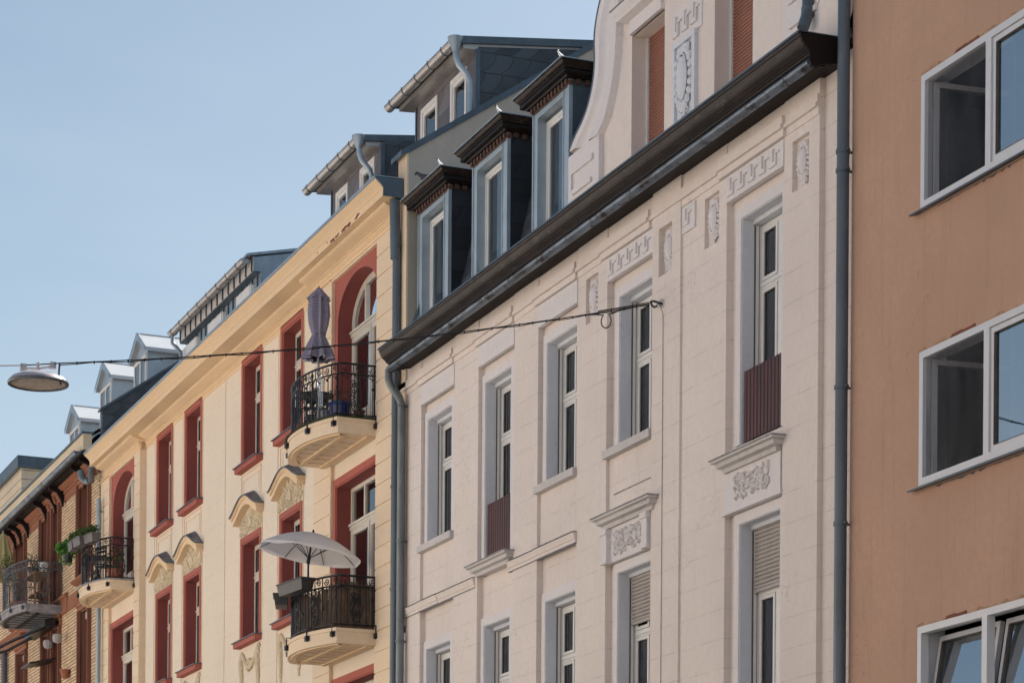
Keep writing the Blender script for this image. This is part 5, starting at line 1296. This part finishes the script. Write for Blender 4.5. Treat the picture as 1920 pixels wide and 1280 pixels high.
for px in (183, 164, 148, 107.5, 94, 77, 43.5, 30, 20, 3):
    x = PX(px, 900, -.2); s.prism([(-.42, 15.06), (-.42, 15.0), (-.22, 14.93), (-.12, 14.75), (-.09, 14.60), (-.05, 14.60), (-.05, 15.06)], lambda p, k: ((x, x+.07)[k], p[0], p[1]))
s.build('eaves_soffit', 'brown_dark', BH)
s = MB(); half_gutter(s, BL, BR-.1, -.50, 15.17, .08); s.box(BL, BR-.1, -.42, -.40, 15.06, 15.2); s.build('gutter', 'gutter_blue', BH)
s = MB(); s.box(BL, BR+.05, -.40, -.2, 15.20, 15.56); s.box(BL, BR+.05, -.2, 1.5, 15.15, 15.2); s.build('parapet', 'relief', BH)
s = MB(); s.box(BL, BR+.07, -.44, -.15, 15.56, 15.61); s.build('parapet_coping', 'zinc_dark', BH)
RB = MB(); RB.quad((BL, -.1, 15.55), (BR, -.1, 15.55), (BR, 5, 18.9), (BL, 5, 18.9)); RB.quad((BL, 10, 15.1), (BR, 10, 15.1), (BR, 5, 18.9), (BL, 5, 18.9)); RB = RB.build('roof', 'slate_roof', BH, recalc=False)
s = MB(); s.add([(BR-1.0, -.18, 15.62), (BR-.02, -.18, 15.62), (BR-.02, .9, 16.3), (BR-.8, .9, 16.3)], [(0, 1, 2, 3)]); s.build('roof_tiles', 'brick_redbrown', BH, recalc=False)
# zinc gabled dormers
def gable_dormer(px_ap, py_ap, y, wd=1.62, hh=.50):
    ax, az = P(px_ap, py_ap, y); b = MB(); h = wd/2; ez = az-hh; fx = h-.17
    b.add([(ax-fx, y+.10, ez-1.6), (ax+fx, y+.10, ez-1.6), (ax+fx, y+.10, ez+.05), (ax, y+.10, az-.05), (ax-fx, y+.10, ez+.05)], [(0, 1, 2, 3, 4)])
    for s_ in (-1, 1): b.quad((ax+s_*fx, y+.1, ez-1.6), (ax+s_*fx, 4.5, ez-1.6), (ax+s_*fx, 4.5, ez+.06), (ax+s_*fx, y+.1, ez+.06))
    o = b.build('gable_dormer', 'zinc_pale', BH, recalc=False)
    r = MB()
    for s_ in (-1, 1):
        r.add([(ax, y, az), (ax+s_*h, y, ez), (ax+s_*h, 4.5, ez), (ax, 4.5, az), (ax, y, az-.09), (ax+s_*h, y, ez-.09), (ax+s_*h, 4.5, ez-.09), (ax, 4.5, az-.09)], [(0, 1, 2, 3), (4, 5, 6, 7), (0, 1, 5, 4), (1, 2, 6, 5)])
        for yy in (y+.02, y+1.15, y+2.3):
            r.add([(ax, yy, az+.02), (ax+s_*h, yy, ez+.02), (ax+s_*h, yy+.03, ez+.02), (ax, yy+.03, az+.02)], [(0, 1, 2, 3)])
    r.tube([(ax, y-.02, az+.01), (ax, 4.5, az+.01)], .02, 5); r.build('dormer_roof', 'zinc_roof', o, recalc=False)
    r = MB()
    for s_ in (-1, 1): r.add([(ax, y-.03, az+.03), (ax+s_*(h+.02), y-.03, ez+.03), (ax+s_*(h+.02), y-.03, ez-.13), (ax, y-.03, az-.15)], [(0, 1, 2, 3)])
    r.build('barge_board', 'zinc', o, recalc=False)
    r = MB(); 
    for x in (ax-fx+.06, ax, ax+fx-.10): r.box(x, x+.06, y+.06, y+.11, ez-1.5, ez-.2)
    r.box(ax-fx+.06, ax+fx-.04, y+.055, y+.10, ez-.20, ez-.13); r.build('window_frame', 'frame', o)
    r = MB(); r.quad((ax-fx+.1, y+.085, ez-1.5), (ax+fx-.1, y+.085, ez-1.5), (ax+fx-.1, y+.085, ez-.2), (ax-fx+.1, y+.085, ez-.2)); r.build('pane', 'glass', o, recalc=False)
M['zinc_roof'] = plain('bright_zinc_roof', (.48, .50, .52), .35, .25, var=.06, scale=2, bump=.04)
for a_ in ((257.5, 626), (193, 679), (135, 760)): gable_dormer(a_[0], a_[1], 1.45)
# rounded grey balcony
balcony(BH, -64.75, -61.83, .93, 1.17, 12.0, 12.20, 'stone_cap', None, 'iron_grey', 13.26, under='brown')
# awning frame, lanterns, pipe
s = MB(); ax0, ax1 = PX(66, 1190, -.5), PX(114, 1170, -.2); s.box(-64.5, -61.95, -.42, -.16, 11.70, 11.86); s.box(-64.5, -61.95, -.30, -.02, 11.86, 11.90)
s.tube([(-64.2, -.3, 11.72), (-64.9, -.8, 11.45), (-65.5, -1.3, 11.35)], .04, 6); s.tube([(-62.3, -.3, 11.75), (-63.2, -1.0, 11.45), (-65.0, -1.45, 11.25)], .045, 6); s.tube([(-66.3, -1.5, 11.25), (-62.6, -1.5, 11.40)], .035, 6)
s.add([(-63.3, -.10, 10.95), (-62.2, -.10, 10.95), (-62.2, -.75, 10.80), (-63.3, -.75, 10.80), (-63.3, -.10, 10.91), (-62.2, -.10, 10.91), (-62.2, -.75, 10.76), (-63.3, -.75, 10.76)], [(0, 1, 2, 3), (7, 6, 5, 4), (3, 2, 6, 7), (1, 5, 6, 2), (0, 3, 7, 4)])
s.build('awning_frame', 'iron', BH)
s = MB()
for (px, py) in ((90, 1207), (107.5, 1196)):
    x, z = P(px, py, -.22); s.lathe((x, -.22, z), [(.02, -.12), (.10, -.09), (.13, 0), (.11, .09), (.05, .12)], 8, smooth=False)
s.build('wall_lantern', 'curtain', BH, split=.05)
xp = PX(8, 1220, -.1); s = MB(); s.tube([(xp, -.1, 12.0), (xp, -.1, 0)], .08, 10); s.build('downpipe', 'pipe_dark', BH)

# ================================================================== FAR HOUSE
FH = thing('set_back_house', 'cream clad block with grey edged flat roof rising beyond the brick house', 'house', (-85, 5, 0))
fx = P(38, 855, 1.6)[0]
s = MB(); s.box(-95, fx, 1.64, 11, 0, 18.62)
s.build('wall', 'relief', FH)
s = MB()
for i in range(14): s.box(fx, fx+.012, 1.64, 11, 15.0+i*.27, 15.0+i*.27+.018); s.box(-95, fx, 1.63, 1.641, 15.0+i*.27, 15.0+i*.27+.018)
s.build('cladding_joint', 'stone_cap', FH)
s = MB(); s.box(-95.2, fx+.12, 1.5, 11.1, 18.58, 18.93); s.build('roof_edge', 'zinc_dark', FH)

# ================================================================== THINGS
# suspended street lamp ----------------------------------------------------
A = Vector((-27.66, -.13, 10.572)); Bp = at(112, 680.8, 25.9); C1 = at(43.5, 684.6, 26.1); C2 = at(99, 681.6, 25.95); E_ = at(-120, 687, 24.6)
def cable_pt(t):
    p = A.lerp(Bp, t); p.z -= .07*4*t*(1-t)*1.6; return p
cb = MB(); pts = [cable_pt(i/40) for i in range(41)]+[C1, E_, E_+(E_-C1).normalized()*9+Vector((0, 0, .9))]
cb.tube(pts, .0065, 6)
pts2 = [cable_pt(i/40)+Vector((0, 0, -.012+.008*sin(i*1.7))) for i in range(41)]; cb.tube(pts2, .0055, 5)
for i in range(1, 40):
    p = cable_pt(i/40); cb.box(p.x-.006, p.x+.006, p.y-.006, p.y+.006, p.z-.022, p.z+.010)
# slack loop near the wall
p0 = cable_pt(.085); d_ = (A-Bp).normalized(); loop = [cable_pt(.045), cable_pt(.060)+Vector((0, 0, -.015))]
for k in range(11):
    a_ = radians(60-30*k); loop.append(p0+d_*(.10*cos(a_)*.8)+Vector((0, 0, -.115+.085*sin(a_))))
loop += [cable_pt(.105)+Vector((0, 0, -.015)), cable_pt(.13)]
cb.tube(loop, .008, 6)
cb.tube([cable_pt(t)+Vector((0, 0, .018)) for t in (0, .03, .06, .1)], .008, 6)
cb.tube([Bp, Bp+Vector((-.03, 0, -.05)), Bp+Vector((-.04, 0, -.14)), Bp+Vector((.06, 0, -.23))], .010, 6)
o = cb.build('overhead_cable', 'cable', None, loc=A); tag(o, 'thin black cable stretched from the pinkish white wall out over the street', 'cable')
LC = at(71.5, 716, 26.0)
LM = thing('street_lamp', 'round flat pale street lamp hanging under the black cable against the sky', 'lamp', LC)
tilt = Matrix.Rotation(radians(-2.5), 3, Vector((sin(AL), cos(AL), 0)).cross(Vector((0, 0, 1)))) @ Matrix.Rotation(radians(3), 3, 'X')
s = MB(); s.lathe(LC, [(.0, .105), (.10, .10), (.20, .075), (.27, .045), (.305, .01), (.31, -.01)], 36, tilt); s.build('housing', 'lamp_metal', LM)
s = MB(); s.lathe(LC, [(.308, .0), (.318, -.012), (.312, -.03), (.285, -.03), (.283, -.01)], 36, tilt); s.build('rim', 'lamp_rim', LM)
s = MB(); s.lathe(LC, [(.286, -.018), (.20, -.026), (.0, -.03)], 36, tilt); s.build('lens', 'lens', LM)
mid = LC+Vector((.0, 0, .14))
s = MB(); s.tube([C1+Vector((0, 0, -.03)), mid+Vector((0, 0, .0)), C2+Vector((0, 0, -.03))], .014, 6); s.tube([LC+Vector((0, 0, .09)), mid+Vector((0, 0, .06))], .02, 8)
for p in (C1, C2): s.box(p.x-.03, p.x+.03, p.y-.03, p.y+.03, p.z-.055, p.z+.012)
s.build('hanger', 'lamp_metal', LM)

# pigeon --------------------------------------------------------------------
pg = MB(); yb = .03; px_ = PX(795, 326, yb); pz_ = 14.80
c = Vector((px_, yb, pz_))
body = [(-.15, .015, .010), (-.135, .035, .022), (-.12, .045, .028), (-.095, .035, .030), (-.06, .0, .046), (-.01, -.03, .062), (.05, -.04, .060), (.11, -.035, .042), (.17, -.028, .026), (.24, -.03, .022), (.29, -.032, .018)]
vs = []; n = 10
for dx, dz, r in body:
    for k in range(n): a = 2*pi*k/n; vs.append((c.x+dx, c.y+cos(a)*r*.8, c.z+dz+sin(a)*r))
fs = [(i*n+k, i*n+(k+1) % n, (i+1)*n+(k+1) % n, (i+1)*n+k) for i in range(len(body)-1) for k in range(n)]+[tuple(range(n)), tuple(range((len(body)-1)*n, len(body)*n))]
pg.add(vs, fs, True); pg.ell((c.x-.125, c.y, c.z+.042), (.026, .022, .024), None, 10, 8); pg.tube([(c.x-.145, c.y, c.z+.036), (c.x-.175, c.y, c.z+.012)], [.008, .002], 6)
pg.ell((c.x+.08, c.y-.045, c.z-.028), (.12, .016, .036), Matrix.Rotation(.06, 3, 'Y'), 10, 6); pg.ell((c.x+.08, c.y+.045, c.z-.028), (.12, .016, .036), None, 10, 6)
for dy in (-.02, .02): pg.tube([(c.x+.0, c.y+dy, c.z-.08), (c.x+.0, c.y+dy, c.z-.125), (c.x-.03, c.y+dy, c.z-.128)], .005, 5)
Rp = Matrix.Rotation(atan2(cos(AL), sin(AL)), 3, 'Z'); pg.v = [tuple(c+Rp @ ((Vector(p)-c)*.92)) for p in pg.v]
o = pg.build('pigeon', 'feather', None, loc=c); tag(o, 'dark grey pigeon perched on the brown cornice of the leftmost slate-sided dormer', 'bird')

# closed striped parasol on the upper yellow balcony --------------------------
ux, uy = -39.52, -.55
U = thing('closed_parasol', 'folded blue and white striped parasol standing on the upper yellow balcony', 'parasol', (ux, uy, 11.55))
s = MB(); s.tube([(ux, uy, 11.55), (ux, uy, 13.93)], .02, 8); s.build('pole', 'lamp_metal', U)
s = MB(); s.lathe((ux, uy, 13.86), [(.03, 0), (.035, .03), (.02, .05), (.025, .08), (.0, .12)], 8); s.build('finial', 'wood', U)
def folded(mb, prof, nf, c, seed=0, amp=.3):
    rnd = random.Random(seed); n = nf*6; vs = []
    for i, (r, z, a_) in enumerate(prof):
        for k in range(n):
            t = 2*pi*k/n; w_ = cos(t*nf+.35*i*.2)+.35*cos(t*nf*2+1.3+i*.1)
            rr = r*(1+a_*w_*amp)+.004*rnd.uniform(-1, 1); vs.append((c[0]+rr*cos(t), c[1]+rr*sin(t), c[2]+z+.010*cos(t*nf)*a_))
    fs = [(i*n+k, i*n+(k+1) % n, (i+1)*n+(k+1) % n, (i+1)*n+k) for i in range(len(prof)-1) for k in range(n)]
    mb.add(vs, fs, True)
s = MB(); c0 = (ux, uy, 12.76)
folded(s, [(.16, .03, .9), (.225, .0, 1.2), (.215, .06, 1.1), (.19, .16, .9), (.155, .26, .7), (.115, .36, .5), (.10, .40, .45), (.112, .45, .5), (.135, .58, .7), (.15, .75, .8), (.145, .90, .7), (.13, 1.0, .5)], 8, c0, 1, .28)
folded(s, [(.15, .965, .9), (.165, .985, 1.0), (.13, 1.05, .6), (.09, 1.11, .3), (.05, 1.16, .2), (.02, 1.18, 0)], 8, c0, 2, .25)
s.build('canopy', 'parasol_stripe', U)
s = MB(); s.tube([(ux+cos(2*pi*k/16)*.112, uy+sin(2*pi*k/16)*.112, 13.16+.01*sin(k)) for k in range(16)], .010, 5, closed=True); s.build('tie_band', 'parasol_stripe', U)

# open white parasol on the lower balcony ------------------------------------
U = thing('open_parasol', 'open white parasol tilted over the lower yellow balcony', 'parasol', (-39.30, -.62, 8.17))
top = at(583, 994, None) if False else None
kx, kz = P(587, 999, -.72); hub = Vector((kx, -.72, kz)); foot = Vector(P(576, 1085, -.62)[:1]+(-.62,)+(8.20,))
foot = Vector((PX(577, 1083, -.66)-.0, -.66, 8.2))
ax_ = Vector((.0, 0, 1))
# canopy leans to the viewer's right and a little towards the street
tl = Matrix.Rotation(radians(-9), 3, _V) @ Matrix.Rotation(radians(2), 3, _R)
tl = Matrix.Rotation(radians(9), 3, _V)
s = MB(); N8 = 8; sub = 8; Rr = .86; vs = []; fs = []; rings_ = 7
for i in range(rings_+1):
    r = Rr*i/rings_
    for k in range(N8*sub):
        t = 2*pi*(k/(N8*sub)); ph = (k % sub)/sub; sag = (cos(ph*2*pi)*.5+.5)
        rr = r*(1-.06*(1-sag)*(i/rings_)); z = -.33*(r/Rr)**1.8+.012*(1-sag)*(r/Rr)**2
        vs.append(hub+tl @ Vector((rr*cos(t+.2), rr*sin(t+.2), z)))
n = N8*sub
for i in range(rings_):
    for k in range(n): fs.append((i*n+k, i*n+(k+1) % n, (i+1)*n+(k+1) % n, (i+1)*n+k))
s.add(vs, fs, False)
# scalloped valance
vs = []; fs = []
for k in range(n):
    t = 2*pi*(k/n); ph = (k % sub)/sub; sag = (cos(ph*2*pi)*.5+.5); rr = Rr*(1-.06*(1-sag)); z = -.33+.012*(1-sag)
    vs.append(hub+tl @ Vector((rr*cos(t+.2), rr*sin(t+.2), z))); vs.append(hub+tl @ Vector((rr*cos(t+.2)*1.005, rr*sin(t+.2)*1.005, z-.028-.030*(1-sag))))
for k in range(n): fs.append((2*k, 2*((k+1) % n), 2*((k+1) % n)+1, 2*k+1))
s.add(vs, fs, False); cn = s.build('canopy', 'parasol_white', U)
for p_ in cn.data.polygons: p_.use_smooth = True
cn.data.set_sharp_from_angle(angle=radians(14))
s = MB()
for k in range(N8):
    t = 2*pi*k/N8+.2; s.tube([hub+tl @ Vector((Rr*q*cos(t), Rr*q*sin(t), -.33*q**1.8-.015)) for q in (.02, .3, .55, .8, 1.0)], .006, 5)
    s.tube([hub+tl @ Vector((0, 0, -.42)), hub+tl @ Vector((Rr*.5*cos(t), Rr*.5*sin(t), -.33*.5**1.8-.02))], .006, 5)
s.build('ribs', 'iron', U)
s = MB(); knee = hub+tl @ Vector((0, 0, -.48)); s.tube([hub+tl @ Vector((0, 0, .04)), knee, foot], .017, 8); s.ell(knee, (.035, .035, .04)); s.ell(hub+tl @ Vector((0, 0, .03)), (.02, .02, .03)); s.tube([hub+tl @ Vector((0, 0, -.39)), hub+tl @ Vector((0, 0, -.45))], .03, 8); s.build('pole', 'iron', U)

# reed screen inside the lower railing ----------------------------------------
rs = MB(); pth = bal_path(-40.63, -38.13, .66, .96, .085, 60)[0:]
rnd = random.Random(3)
L_, f_ = railing_path([(x, y, 0) for x, y in pth]); nn = 260; 
for i in range(nn+1):
    q, t = f_(L_*i/nn); nrm = Vector((t.y, -t.x, 0)); o_ = nrm*.006*sin(i*1.9)
    zt_ = 8.82+rnd.uniform(-.035, .05)+.06*sin(i*.05); zb_ = 8.15+rnd.uniform(0, .012)
    r_ = rnd.uniform(.006, .010); p = q+o_
    rs.tube([(p.x, p.y, zb_), (p.x+rnd.uniform(-.006, .006), p.y, zt_)], r_, 4, cap=False)
o = rs.build('reed_screen', 'reed', None, loc=(-39.38, -.6, 8.15)); tag(o, 'brown reed matting tied inside the railing of the lower yellow balcony', 'screen')

# planters ---------------------------------------------------------------------
def planter(name, label, c, ang, L, W, H, mat, plants=None, group=None, taper=.14, seed=0, rib=0, pm='leaf'):
    T = thing(name, label, 'planter', c, group); R = Matrix.Rotation(ang, 3, 'Z'); cv = Vector(c)
    s = MB()
    def fr(l, w_, z): return [cv+R @ Vector((x*l/2, y*w_/2, z)) for x, y in ((-1, -1), (1, -1), (1, 1), (-1, 1))]
    l0, w0 = L*(1-taper*.5), W*(1-taper*1.6)
    A_, B_, C_, D_, E2 = fr(l0, w0, 0), fr(L, W, H), fr(L+.03, W+.03, H), fr(L+.03, W+.03, H+.022), fr(L-.03, W-.03, H+.022)
    F2 = fr(L-.03, W-.03, H-.03); vs = A_+B_+C_+D_+E2+F2; fs = [(0, 1, 2, 3)]
    for r in range(5):
        for k in range(4): fs.append((r*4+k, r*4+(k+1) % 4, (r+1)*4+(k+1) % 4, (r+1)*4+k))
    fs.append((20, 21, 22, 23)); s.add(vs, fs); s.build('box', mat, T)
    if rib:
        s = MB()
        for i in range(rib):
            u = (i+.5)/rib*2-1; s.tube([cv+R @ Vector((u*l0/2*.98, -w0/2-.008, 0)), cv+R @ Vector((u*L/2*.98, -W/2-.01, H+.02))], .010, 5)
        s.build('hanger_strap', 'iron', T)
    if plants:
        s = MB()
        for i in range(plants[0]):
            u = (i+.5)/plants[0]*2-1; cc = cv+R @ Vector((u*L/2*.9, 0, H+plants[1]*.5)); leaves(s, cc, (L/plants[0]*.75, W*.6, plants[1]*.6), plants[2], plants[3], .5, seed+i)
        s.build('plants', pm, T)
    return T
ang0 = 0.0
q = H_pt = None
def on_plane(px, py, z):
    d = ray(px, py); t = (z-EYE)/d[2]; return Vector((t*d[0], -D+t*d[1], z))
planter('balcony_planter', 'long empty black planter clipped to the railing below the open white parasol', Vector((-39.05, -1.06, 8.80)), radians(8), .92, .24, .17, 'planter_black', rib=0)
planter('balcony_planter', 'short empty black planter at the street end of the reed screened balcony', Vector((-39.98, -1.02, 8.72)), radians(-18), .50, .24, .17, 'planter_black')
gp = [(-54.85, -.86, 6), (-55.35, -1.01, 2), (-55.9, -1.03, -6)]
for i, (x, y, a_) in enumerate(gp):
    planter('balcony_planter', ['nearest of three grey planters in the row on the left yellow balcony rail', 'middle one of three grey planters in the row on the left yellow balcony rail', 'farthest of three grey planters in the row on the left yellow balcony rail'][i], Vector((x, y, 12.44)), radians(a_+4), .48, .20, .17, 'planter_grey', (5, .20, 120, .05), 'grey planters on the balcony rail', seed=i*7)
# hanging green plant
pc = Vector((-56.75, -.98, 12.45))
T = thing('hanging_plant', 'bright green leafy plant hanging on the outer corner of the left yellow balcony', 'plant', pc-Vector((0, 0, .1)))
s = MB(); s.lathe(pc+Vector((0, 0, -.12)), [(.0, 0), (.09, 0), (.13, .18), (.14, .19)], 14); s.build('pot', 'planter_black', T)
s = MB(); leaves(s, pc+Vector((0, 0, .18)), (.27, .27, .17), 340, .09, .9, 5); leaves(s, pc+Vector((.02, 0, -.02)), (.18, .2, .22), 90, .07, .8, 6); s.build('foliage', 'leaf_bright', T)

def potted(name, label, c, r, h, mat, pl=None, seed=0, pm='leaf', cat='plant pot'):
    T = thing(name, label, cat, c); s = MB(); s.lathe(c, [(.0, 0), (r*.72, 0), (r*.95, h*.86), (r*1.06, h*.87), (r*1.06, h), (r*.92, h), (r*.9, h*.9), (0, h*.9)], 20); s.build('pot', mat, T)
    if pl:
        s = MB(); leaves(s, Vector(c)+Vector((0, 0, h+pl[0]*.5)), (pl[1], pl[1], pl[0]*.6), pl[2], pl[3], .45, seed)
        rnd = random.Random(seed)
        for i in range(7): s.tube([Vector(c)+Vector((0, 0, h*.9)), Vector(c)+Vector((rnd.uniform(-1, 1)*pl[1]*.8, rnd.uniform(-1, 1)*pl[1]*.8, h+pl[0]*rnd.uniform(.5, 1)))], [.008, .003], 4)
        s.build('foliage', pm, T)
    return T
potted('flower_pot', 'blue glazed pot with dry stems on the upper yellow balcony', Vector((-38.78, -.42, 11.56)), .19, .32, 'blue_glaze', (.22, .24, 60, .06), 4, 'leaf_dry')
potted('flower_pot', 'small lilac pot beside the blue glazed pot on the upper yellow balcony', Vector((-39.12, -.52, 11.56)), .12, .26, 'cushion', (.12, .12, 24, .05), 8, 'leaf_dry')
potted('flower_pot', 'small brown pot next to the door on the upper yellow balcony', Vector((-38.36, -.22, 11.56)), .09, .13, 'brown_red', (.1, .08, 14, .05), 9, 'leaf_dry')
potted('flower_pot', 'terracotta pot with a bushy plant on the left yellow balcony', Vector((-54.95, -.30, 11.64)), .20, .27, 'terracotta', (.45, .22, 110, .08), 12, 'leaf')
potted('flower_pot', 'low terracotta pot by the wooden stand on the grey balcony of the brick house', Vector((-63.6, -.75, 12.21)), .20, .3, 'terracotta', (.4, .25, 80, .08), 13, 'leaf_dry')
potted('flower_pot', 'brown pot with a green plant on the rail of the grey balcony', Vector((-64.0, -.98, 13.22)), .14, .2, 'brown_red', (.30, .2, 90, .07), 14, 'leaf')
potted('flower_pot', 'dark pot with a spreading plant on top of the wooden stand', Vector((-62.75, -.55, 13.04)), .16, .2, 'planter_black', (.30, .3, 90, .08), 15, 'leaf_dry')
s = MB(); cc = Vector((-62.0, -.45, 13.02)); s.lathe(cc, [(0, 0), (.10, 0), (.13, .22), (.135, .24), (.12, .24), (.11, .2), (0, .2)], 16); o = s.build('bucket', 'white_pvc', None, loc=cc); tag(o, 'white plastic bucket at the wall end of the wooden stand on the grey balcony', 'bucket')
s = MB(); cc = Vector((bx_(131, 1265), -.12, PZ(131, 1271))); s.lathe(cc, [(.0, 0), (.08, 0), (.12, .17), (.135, .17), (.135, .21), (.11, .21), (.1, .16), (0, .15)], 14); s.box(cc.x-.01, cc.x+.01, -.12, .02, cc.z+.12, cc.z+.14); o = s.build('wall_pot', 'terracotta', None, loc=cc); tag(o, 'small terracotta pot fixed to the brick wall below the left yellow balcony', 'plant pot')
# wooden stand
T = thing('plant_stand', 'weathered wooden trestle stand on the grey balcony', 'stand', (-62.4, -.5, 12.21))
s = MB(); s.box(-63.05, -61.90, -.72, -.30, 12.98, 13.02); s.build('top', 'wood', T)
s = MB(); s.box(-62.95, -61.98, -.66, -.36, 12.50, 12.53); s.build('shelf', 'wood', T)
for x0, x1 in ((-63.12, -62.95), (-61.84, -61.99)):
    for y_ in (-.68, -.34): s = MB(); s.tube([(x0, y_, 12.21), (x1, y_, 12.98)], .025, 4); s.build('leg', 'wood', T)
planter('balcony_planter', 'grey planter below the pale yellow parasol at the left picture edge', Vector((-64.7, -1.20, 13.16)), radians(-20), .75, .22, .18, 'planter_grey', (4, .16, 60, .06), seed=31)
# yellow closed parasol
U = thing('closed_parasol', 'folded pale yellow parasol at the left edge above the grey balcony', 'parasol', (-64.5, -.9, 12.2))
yx, yz = P(6, 998, -.9); s = MB(); s.tube([(yx, -.9, 12.2), (yx, -.9, yz+.05)], .02, 6); s.build('pole', 'lamp_metal', U)
s = MB(); folded(s, [(.34, -1.25, 1.0), (.30, -1.0, .9), (.23, -.6, .8), (.13, -.25, .5), (.05, -.03, .2), (.01, 0, 0)], 8, (yx, -.9, yz), 5, .22); s.build('canopy', 'parasol_yellow', U)
# table and chair shapes on balconies
def bistro(c, label):
    T = thing('bistro_table', label, 'table', c); cv = Vector(c)
    s = MB(); s.lathe(cv+Vector((0, 0, .70)), [(0, 0), (.30, 0), (.30, .025), (0, .025)], 24); s.build('tabletop', 'iron', T)
    for k in range(3):
        a_ = 2*pi*k/3; s = MB(); s.tube([cv+Vector((cos(a_)*.24, sin(a_)*.24, 0)), cv+Vector((-cos(a_)*.2, -sin(a_)*.2, .70))], .012, 6); s.build('leg', 'iron', T)
bistro(Vector((-39.95, -.45, 11.56)), 'small round dark table below the striped parasol on the upper yellow balcony')
bistro(Vector((-56.1, -.42, 11.64)), 'small round dark table behind the railing of the left yellow balcony')
def chair(c, rz, label):
    T = thing('folding_chair', label, 'chair', c); R = Matrix.Rotation(rz, 3, 'Z'); cv = Vector(c)
    def b(x0, x1, y0, y1, z0, z1, nm):
        s = MB(); s.box(x0, x1, y0, y1, z0, z1); s.v = [tuple(cv+R @ Vector(p)) for p in s.v]; s.build(nm, 'iron', T)
    s = MB()
    for i in range(5): s.box(-.19, .19, -.19+i*.078, -.135+i*.078, .43, .45)
    s.v = [tuple(cv+R @ Vector(p)) for p in s.v]; s.build('seat', 'iron', T)
    s = MB()
    for z in (.62, .72, .80): s.box(-.19, .19, .20, .215, z, z+.05)
    s.v = [tuple(cv+R @ Vector(p)) for p in s.v]; s.build('backrest', 'iron', T)
    for x in (-.19, .17): b(x, x+.02, .19, .21, 0, .86, 'leg'); b(x, x+.02, -.2, -.18, 0, .43, 'leg')
chair(Vector((-40.3, -.30, 11.56)), radians(80), 'black folding chair at the far end of the upper yellow balcony')
chair(Vector((-55.6, -.30, 11.64)), radians(200), 'black folding chair beside the terracotta pot on the left yellow balcony')
# foil windmill ornament
pc = at(600, 712, None) if False else Vector((PX(601, 712, -.93), -.93, PZ(601, 712, -.93)))
T = thing('foil_ornament', 'crumpled silver foil windmill tied to the upper balcony railing', 'ornament', pc)
s = MB(); rnd = random.Random(2)
for i in range(34):
    a_ = rnd.uniform(0, 2*pi); r0 = rnd.uniform(.01, .12); q_ = pc+Vector((cos(a_)*r0*.9, rnd.uniform(-.05, .02), sin(a_)*r0*1.3)); L = rnd.uniform(.03, .08); d1 = Vector((rnd.uniform(-1, 1), rnd.uniform(-.6, .6), rnd.uniform(-1, 1))).normalized(); d2 = d1.cross(Vector((rnd.uniform(-1, 1), rnd.uniform(-1, 1), rnd.uniform(-1, 1)))).normalized()
    s.add([q_, q_+d1*L, q_+d1*L*.6+d2*L*.5, q_+d2*L*.4], [(0, 1, 2, 3)])
s.build('vanes', 'foil', T, recalc=False)
s = MB(); s.tube([pc+Vector((0, .03, -.42)), pc+Vector((0, .03, .02))], .007, 5)
for i in range(10): s.tube([pc+Vector((rnd.uniform(-.06, .08), 0, -.05)), pc+Vector((rnd.uniform(-.12, .12), -.01, -.2-rnd.uniform(0, .35)))], .003, 4)
s.build('streamers', 'foil', T)
# unseen sunlit house row, added to throw light back on the facades
OH = thing('added_opposite_house', 'unseen pale house row added behind the viewer to bounce sunlight', 'house', (-60, -19, 0))
hl = []
for i in range(15):
    for z in (1.2, 4.7, 8.1): hl.append((-95+i*4.2, -93.7+i*4.2, z, z+1.9))
s = MB().wall(-98, -30.2, 0, 11.5, -18.5, hl); s.quad((-98, -18.5, 0), (-98, -28, 0), (-98, -28, 11.5), (-98, -18.5, 11.5)); s.quad((-30.2, -18.5, 0), (-30.2, -28, 0), (-30.2, -28, 11.5), (-30.2, -18.5, 11.5)); s.build('wall', 'opp', OH, recalc=False)
s = MB(); s.quad((-98, -18.8, 0), (-30.2, -18.8, 0), (-30.2, -18.8, 11.5), (-98, -18.8, 11.5)); s.build('window_glazing', 'dark', OH, recalc=False)
s = MB(); s.box(-98.2, -30.3, -18.3, -28, 11.5, 11.75); s.prism([(-18.3, 11.75), (-23.2, 14.5), (-28, 11.75)], lambda p, k: ((-98.2, -30.3)[k], p[0], p[1])); s.build('roof', 'brick_red', OH)

OH2 = thing('added_opposite_house', 'unseen dark house added behind the viewer to dim the light on the right', 'house', (0, -19, 0))  # added out of view; its dark walls lower the bounce on the right
s = MB().wall(-30, 22, 0, 15.5, -18.2, [(-28+i*3.6, -26.6+i*3.6, z, z+1.7) for i in range(13) for z in (1.2, 4.4, 7.6, 10.8)]); s.quad((-30, -18.2, 0), (-30, -28, 0), (-30, -28, 15.5), (-30, -18.2, 15.5)); s.quad((22, -18.2, 0), (22, -28, 0), (22, -28, 15.5), (22, -18.2, 15.5)); s.build('wall', 'opp_brown', OH2, recalc=False)
s = MB(); s.quad((-30, -18.6, 0), (22, -18.6, 0), (22, -18.6, 15.5), (-30, -18.6, 15.5)); s.build('window_glazing', 'dark', OH2, recalc=False)
s = MB(); s.box(-30.3, 22.3, -17.9, -28.3, 15.5, 15.8); s.build('roof', 'zinc_dark', OH2)
